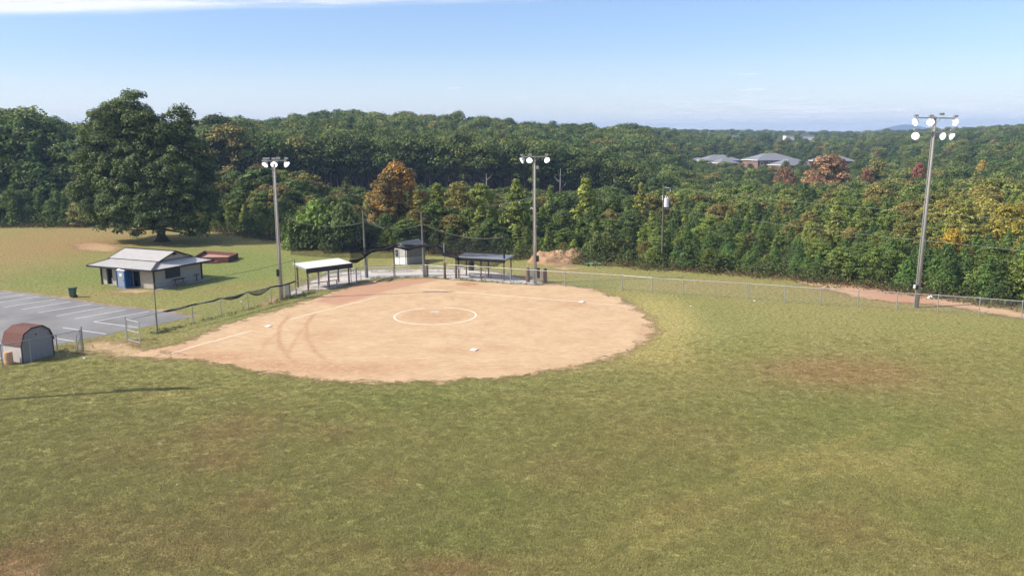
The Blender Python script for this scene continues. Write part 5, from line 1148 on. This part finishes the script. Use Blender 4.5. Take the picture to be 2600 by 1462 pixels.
# grass tufts on the field nearer the camera
tuftc = bpy.data.collections.new('tuft_templates'); GR = leafmat('grass_blades', 'inst')
for k in range(5):
    RNG = np.random.default_rng(900+k); n = 46; an = RNG.random(n)*6.28; rr_ = RNG.random(n)**.6*.22; base_ = np.stack([np.cos(an)*rr_, np.sin(an)*rr_, np.zeros(n)],1)
    ln_ = RNG.uniform(.03,.075,n); a2 = RNG.random(n)*6.28; le = RNG.uniform(.3,1.4,n); tip = base_ + np.stack([np.cos(a2)*le*ln_, np.sin(a2)*le*ln_, ln_],1); w_ = np.stack([-np.sin(a2),np.cos(a2),np.zeros(n)],1)*.007
    V = np.stack([base_-w_, base_+w_, tip],1).reshape(-1,3); me = bpy.data.meshes.new('tuft'); me.from_pydata(V.tolist(), [], np.arange(3*n).reshape(n,3).tolist()); me.materials.append(GR)
    at = me.attributes.new('tint','FLOAT_COLOR','POINT'); tt = np.repeat(np.stack([RNG.uniform(.6,1.35,n), RNG.random(n)**3*.5, np.zeros(n), np.ones(n)],1), 3, axis=0); at.data.foreach_set('color', tt.ravel().astype(np.float32)); me.update()
    tuftc.objects.link(bpy.data.objects.new('tuft_%d' % k, me))
RNG = np.random.default_rng(5); n = 150000; y = 26+(np.sqrt(RNG.random(n))*.0+RNG.random(n)**.8)*52; x = (RNG.random(n)*2-1)*(y*.66+2)
keep = (polysd(infield, x, y) < .25) & (polysd(lot, x, y) < -.1) & (polysd(gappath, x, y) < .2); 
nz = np.array([mathutils.noise.noise(Vector((a*.45,b_*.6,0))) + .7*mathutils.noise.noise(Vector((a*1.7,b_*2.1,7))) for a, b_ in zip(x, y)]); keep &= RNG.uniform(0,1,n) > np.clip((y-38)/36,0,1)
x = x[keep]; y = y[keep]; n = len(x); print('tufts', n); Z = zones(x, y); col = np.tile(np.array([.30,.29,.10]), (n,1))
for k, cc_ in ((0,(.36,.24,.11)),(1,(.17,.25,.055)),(2,(.48,.40,.15))): w_ = np.clip(Z[:,k:k+1],0,1)*.75; col = col*(1-w_)+np.array(cc_)*w_
col *= RNG.uniform(.6,1.4,(n,1)); s_ = RNG.uniform(.6,1.35,(n,1))*np.array([[1.15,1.15,.9]])
me = bpy.data.meshes.new('grass'); me.from_pydata(np.stack([x,y,np.zeros(n)],1).tolist(), [], [])
a = me.attributes.new('tcol','FLOAT_COLOR','POINT'); a.data.foreach_set('color', np.concatenate([col,np.ones((n,1))],1).astype(np.float32).ravel())
a = me.attributes.new('sc','FLOAT_VECTOR','POINT'); a.data.foreach_set('vector', s_.astype(np.float32).ravel())
a = me.attributes.new('idx','INT','POINT'); a.data.foreach_set('value', RNG.integers(0,5,n).astype(np.int32))
a = me.attributes.new('rot','FLOAT_VECTOR','POINT'); rt = np.zeros((n,3)); rt[:,2] = RNG.random(n)*6.28; a.data.foreach_set('vector', rt.astype(np.float32).ravel())
gt = bpy.data.objects.new('grass', me); C.objects.link(gt); gt['kind'] = 'stuff'; gt['label'] = 'short uneven outfield grass in the foreground'; gt['category'] = 'grass'; gnscatter(gt, tuftc)
# ------------------------------------------------------------------ houses beyond the woods
def house(label, px, r, apexrow, w, d, hw_, hr, rot=0.0, wins=4, brick='hbrick', front=True):
    p = ptz(px, 600, r); apex = H-(apexrow-HOR(px))*r/2150; zb = apex-hr-hw_; t = thing('brick_house', label, 'house', (p.x, r, zb), rot, 'grey-roofed houses in the woods')
    MB().box((0,0,hw_/2-3),(w,d,hw_+6)).build('wall', M[brick], t)
    ov_ = .6; a_ = w/2+ov_; b_ = d/2+ov_; rl_ = max(.5, (w-d)/2); b = MB(); b.add([(-a_,-b_,hw_),(a_,-b_,hw_),(a_,b_,hw_),(-a_,b_,hw_),(-rl_,0,hw_+hr),(rl_,0,hw_+hr)],[(0,1,5,4),(1,2,5),(2,3,4,5),(3,0,4),(3,2,1,0)]); b.build('roof', M['hroof'], t)
    b = MB()
    for s0_, s1_ in (((-a_,-b_),(a_,-b_)),((a_,-b_),(a_,b_)),((-a_,-b_),(-a_,b_))): b.beam((*s0_,hw_-.12),(*s1_,hw_-.12),.1,.3)
    b.build('fascia', M['whitewall'], t)
    for i in range(wins):
        for fl in range(2 if hw_ > 4.5 else 1):
            x_ = -w/2+w*(i+.5)/wins; f = MB().box((x_,-d/2-.03,1.5+fl*2.8),(1.5,.08,1.9)).build('window', M['whitewall'], t); MB().box((x_,-d/2-.09,1.5+fl*2.8),(1.1,.04,1.5)).build('pane', M['window'], f)
house('long two-storey brick house with the largest grey hip roof, centre of the group', 1945, 440, 388, 22, 15, 6.2, 3.2, .25, 5)
house('brick house with a grey hip roof, second from the left of the group', 1816, 450, 392, 19, 13, 5.5, 2.7, .2, 4)
house('small grey-roofed house at the left end of the group', 1767, 455, 399, 10, 9, 4.5, 2, 0, 2)
house('small brick house with a white bordered window, low at the left of the group', 1831, 425, 401, 10.5, 9, 5.5, 2.1, .35, 2)
house('lower brick house with grey hip roof right of the largest house', 2001, 425, 401, 18, 13, 4.2, 3.0, .5, 4)
house('grey-roofed house half hidden behind the pink-orange tree', 2100, 430, 392, 17, 12, 5.5, 2.8, .1, 3)
p = ptz(1933,600,400); T = thing('small_shed', 'tiny white shed among the trees below the largest brick house', 'shed', (p.x,400,H-(444-HOR(1933))*400/2150)); MB().box((0,0,-1),(2.8,2.5,5)).build('wall', M['whitewall'], T); MB().slab([(-1.7,-1.5,1.6),(1.7,-1.5,1.6),(1.7,1.5,1.9),(-1.7,1.5,1.9)],.12).build('roof', M['hroof'], T)
for px, py, w, h, lab in ((1761,346,8,2.4,'leftmost white warehouse on the horizon'),(1838,343,4,2,'smallest white warehouse on the horizon'),(1859,346,5,3.6,'squarest white warehouse on the horizon'),(1900,348,10,2.6,'white warehouse fourth from the left on the horizon'),(1990,345,8,2.2,'white warehouse standing alone in a gap left of the longest one'),(2033,344.5,13,2.4,'longest white warehouse on the horizon')):
    r = 840; p = ptz(px,600,r); zc2 = H-(py-HOR(px))*r/2150; T = thing('warehouse', lab, 'warehouse', (p.x,r,zc2), 0, 'white buildings on the horizon'); MB().box((0,0,-2.9),(w,10,6)).build('wall', M['whitewall'], T); MB().slab([(-w/2-.4,-5.4,0.3),(w/2+.4,-5.4,0.3),(w/2+.4,5.4,0.6),(-w/2-.4,5.4,0.6)],.3).build('roof', M['hroof'], T)
# ------------------------------------------------------------------ far hills
def hill(name, r, prof, depth, zb=-16):
    xs = [p[0] for p in prof]; n = 90; vs = []; k = 9
    for i in range(n+1):
        px = xs[0]+(xs[-1]-xs[0])*i/n; ry = float(np.interp(px, xs, [p[1] for p in prof])); top = H-(ry-HOR(px))*r/2150; x_ = ptz(px,600,r).x
        for j in range(k+1):
            u = j/k*2-1; vs.append((x_*(1+u*depth/r), r+u*depth, zb+(top-zb)*math.cos(u*math.pi/2)**1.2))
    o = MB().add(vs, [(i*(k+1)+j, (i+1)*(k+1)+j, (i+1)*(k+1)+j+1, i*(k+1)+j+1) for i in range(n) for j in range(k)]).build(name, mat('far_forest_'+name, (.045,.062,.040), .95, 0, .2, .01), smooth=True); o['kind'] = 'structure'
hill('mountain', 5200, [(2120,340),(2190,333),(2225,328),(2250,321),(2275,317),(2300,318),(2330,325),(2365,328),(2400,330),(2440,325),(2480,321),(2540,330),(2650,338)], 500)
hill('hills', 3600, [(-400,352),(600,348),(1200,342),(1550,338),(1700,336.5),(1900,335.5),(2040,334.5),(2200,334),(2500,331),(3000,328)], 400)
# ------------------------------------------------------------------ haze
def haze():
    m, nt = newmat('haze_air'); out = N(nt,'ShaderNodeOutputMaterial'); v = N(nt,'ShaderNodeVolumePrincipled'); v.inputs['Color'].default_value = (.48,.68,1.0,1); v.inputs['Density'].default_value = HAZE_D; v.inputs['Anisotropy'].default_value = .0
    nt.links.new(v.outputs[0], out.inputs['Volume']); return m
HAZE_D = .00022
b = MB(); b.add([(-4500,-700,-20),(4500,-700,-20),(4500,6200,-20),(-4500,6200,-20),(-4500,-700,90),(4500,-700,90),(4500,6200,90),(-4500,6200,90)],[(3,2,1,0),(4,5,6,7),(0,1,5,4),(1,2,6,5),(2,3,7,6),(3,0,4,7)])
if HAZE_D: hz = b.build('haze', haze()); hz['kind'] = 'stuff'
# ------------------------------------------------------------------ sky, sun, camera
w = bpy.data.worlds.new('World'); SC.world = w; w.use_nodes = True; nt = w.node_tree; nt.nodes.clear(); L = nt.links.new
out = N(nt,'ShaderNodeOutputWorld'); bg = N(nt,'ShaderNodeBackground'); bg.inputs['Strength'].default_value = .105; sky = N(nt,'ShaderNodeTexSky'); sky.sky_type = 'NISHITA'; sky.sun_disc = False
SE, SA = 41.0, 12.0
sky.sun_elevation = math.radians(SE); sky.sun_rotation = math.radians(258); sky.altitude = 250; sky.air_density = 1.0; sky.dust_density = .6; sky.ozone_density = 2.2
tc = N(nt,'ShaderNodeTexCoord'); sx = N(nt,'ShaderNodeSeparateXYZ'); L(tc.outputs['Generated'], sx.inputs[0])
def mth(op, a, c=None, clamp=False):
    x = N(nt,'ShaderNodeMath', operation=op, use_clamp=clamp)
    for i, v in ((0,a),(1,c)):
        if v is None: continue
        if isinstance(v,(int,float)): x.inputs[i].default_value = v
        else: L(v, x.inputs[i])
    return x.outputs[0]
def rng(v, a, c, lo=0.0, hi=1.0):
    r = N(nt,'ShaderNodeMapRange'); r.interpolation_type = 'SMOOTHSTEP'; r.inputs['From Min'].default_value = a; r.inputs['From Max'].default_value = c; r.inputs['To Min'].default_value = lo; r.inputs['To Max'].default_value = hi; L(v, r.inputs['Value']); return r.outputs[0]
yy = mth('MAXIMUM', sx.outputs[1], .05); U = mth('DIVIDE', sx.outputs[0], yy); V = mth('DIVIDE', sx.outputs[2], yy)
def wn(su, sv, off=0.0, det=6, ro=.6):
    cb = N(nt,'ShaderNodeCombineXYZ'); L(mth('MULTIPLY', U, su), cb.inputs[0]); L(mth('MULTIPLY', V, sv), cb.inputs[1]); cb.inputs[2].default_value = off; n = N(nt,'ShaderNodeTexNoise'); n.inputs['Scale'].default_value = 1; n.inputs['Detail'].default_value = det; n.inputs['Roughness'].default_value = ro; L(cb.outputs[0], n.inputs['Vector']); return n.outputs['Fac']
# high band of cloud across the upper left
edge = mth('ADD', .1385, mth('MULTIPLY', mth('ADD', U, .6), .0165)); edge = mth('ADD', edge, mth('MULTIPLY', mth('SUBTRACT', wn(3.2,30,3.1), .5), .014))
band = mth('MULTIPLY', rng(mth('SUBTRACT', V, edge), -.004, .009), rng(U, .2, .0)); band = mth('MULTIPLY', band, rng(wn(3,50,8.0,6,.7), .38,.56,.25,1))
# low streaky cloud right of centre, fading out upwards and to the left
st = mth('MULTIPLY', rng(wn(16,260,1.0,5,.65), .44,.60), mth('MULTIPLY', rng(V, .05,.018), rng(U,.02,.28))); st = mth('MULTIPLY', st, rng(wn(4,40,5.0), .3,.5))
low = mth('MULTIPLY', rng(wn(9,120,2.0,6,.62), .44,.66), mth('MULTIPLY', rng(V,.028,.006), rng(U,-.75,.1,.35,1)))
pf = mth('MULTIPLY', rng(wn(20,170,11.0,4,.5), .64,.70), mth('MULTIPLY', rng(V,.10,.05), rng(V,.02,.035)))
pale = mth('MULTIPLY', rng(V,.11,.0), mth('ADD', .42, mth('MULTIPLY', rng(U,.1,-.6), .22)))
wsp = mth('MAXIMUM', mth('MAXIMUM', band, mth('MULTIPLY', st, 1.0)), mth('MULTIPLY', low, .9)); cl = mth('ADD', pale, mth('MULTIPLY', mth('SUBTRACT', 1.0, pale), wsp))
cl = mth('MAXIMUM', cl, mth('MULTIPLY', pf, .6))
gain = N(nt,'ShaderNodeMix', data_type='RGBA', blend_type='MULTIPLY'); gain.inputs[0].default_value = 1; L(sky.outputs[0], gain.inputs[6]); gain.inputs[7].default_value = (1.0,1.05,1.24,1)
mx = N(nt,'ShaderNodeMix', data_type='RGBA'); L(mth('MULTIPLY', cl, .82), mx.inputs[0]); L(gain.outputs[2], mx.inputs[6]); mx.inputs[7].default_value = (8.3,8.3,8.8,1)
L(mx.outputs[2], bg.inputs['Color']); L(bg.outputs[0], out.inputs['Surface'])
su = bpy.data.lights.new('sun','SUN'); su.energy = 4.6; su.angle = math.radians(.53); su.color = (1,.93,.82); so = bpy.data.objects.new('sun', su); C.objects.link(so)
d = Vector((math.cos(math.radians(SA))*math.cos(math.radians(SE)), math.sin(math.radians(SA))*math.cos(math.radians(SE)), -math.sin(math.radians(SE)))); so.rotation_euler = d.to_track_quat('-Z','Y').to_euler()
cam = bpy.data.cameras.new('camera'); co = bpy.data.objects.new('camera', cam); C.objects.link(co); co.location = (0,0,H); co.rotation_euler = (Matrix.Rotation(math.pi/2-PITCH, 3, 'X') @ Matrix.Rotation(ROLL, 3, 'Z')).to_euler()
cam.sensor_width = 36; cam.sensor_fit = 'HORIZONTAL'; cam.lens = 36*F/2600; cam.clip_end = 30000; cam.clip_start = .5; SC.camera = co
SC.view_settings.view_transform = 'Standard'; SC.view_settings.look = 'None'; SC.view_settings.exposure = 0.46; SC.view_settings.gamma = 1
SC.cycles.use_adaptive_sampling = True; SC.cycles.adaptive_threshold = .02; SC.cycles.transparent_max_bounces = 16; SC.cycles.max_bounces = 6; SC.cycles.volume_bounces = 0
SC.cycles.use_denoising = True
for o in list(bpy.data.objects):
    if '_abs' in o: del o['_abs']
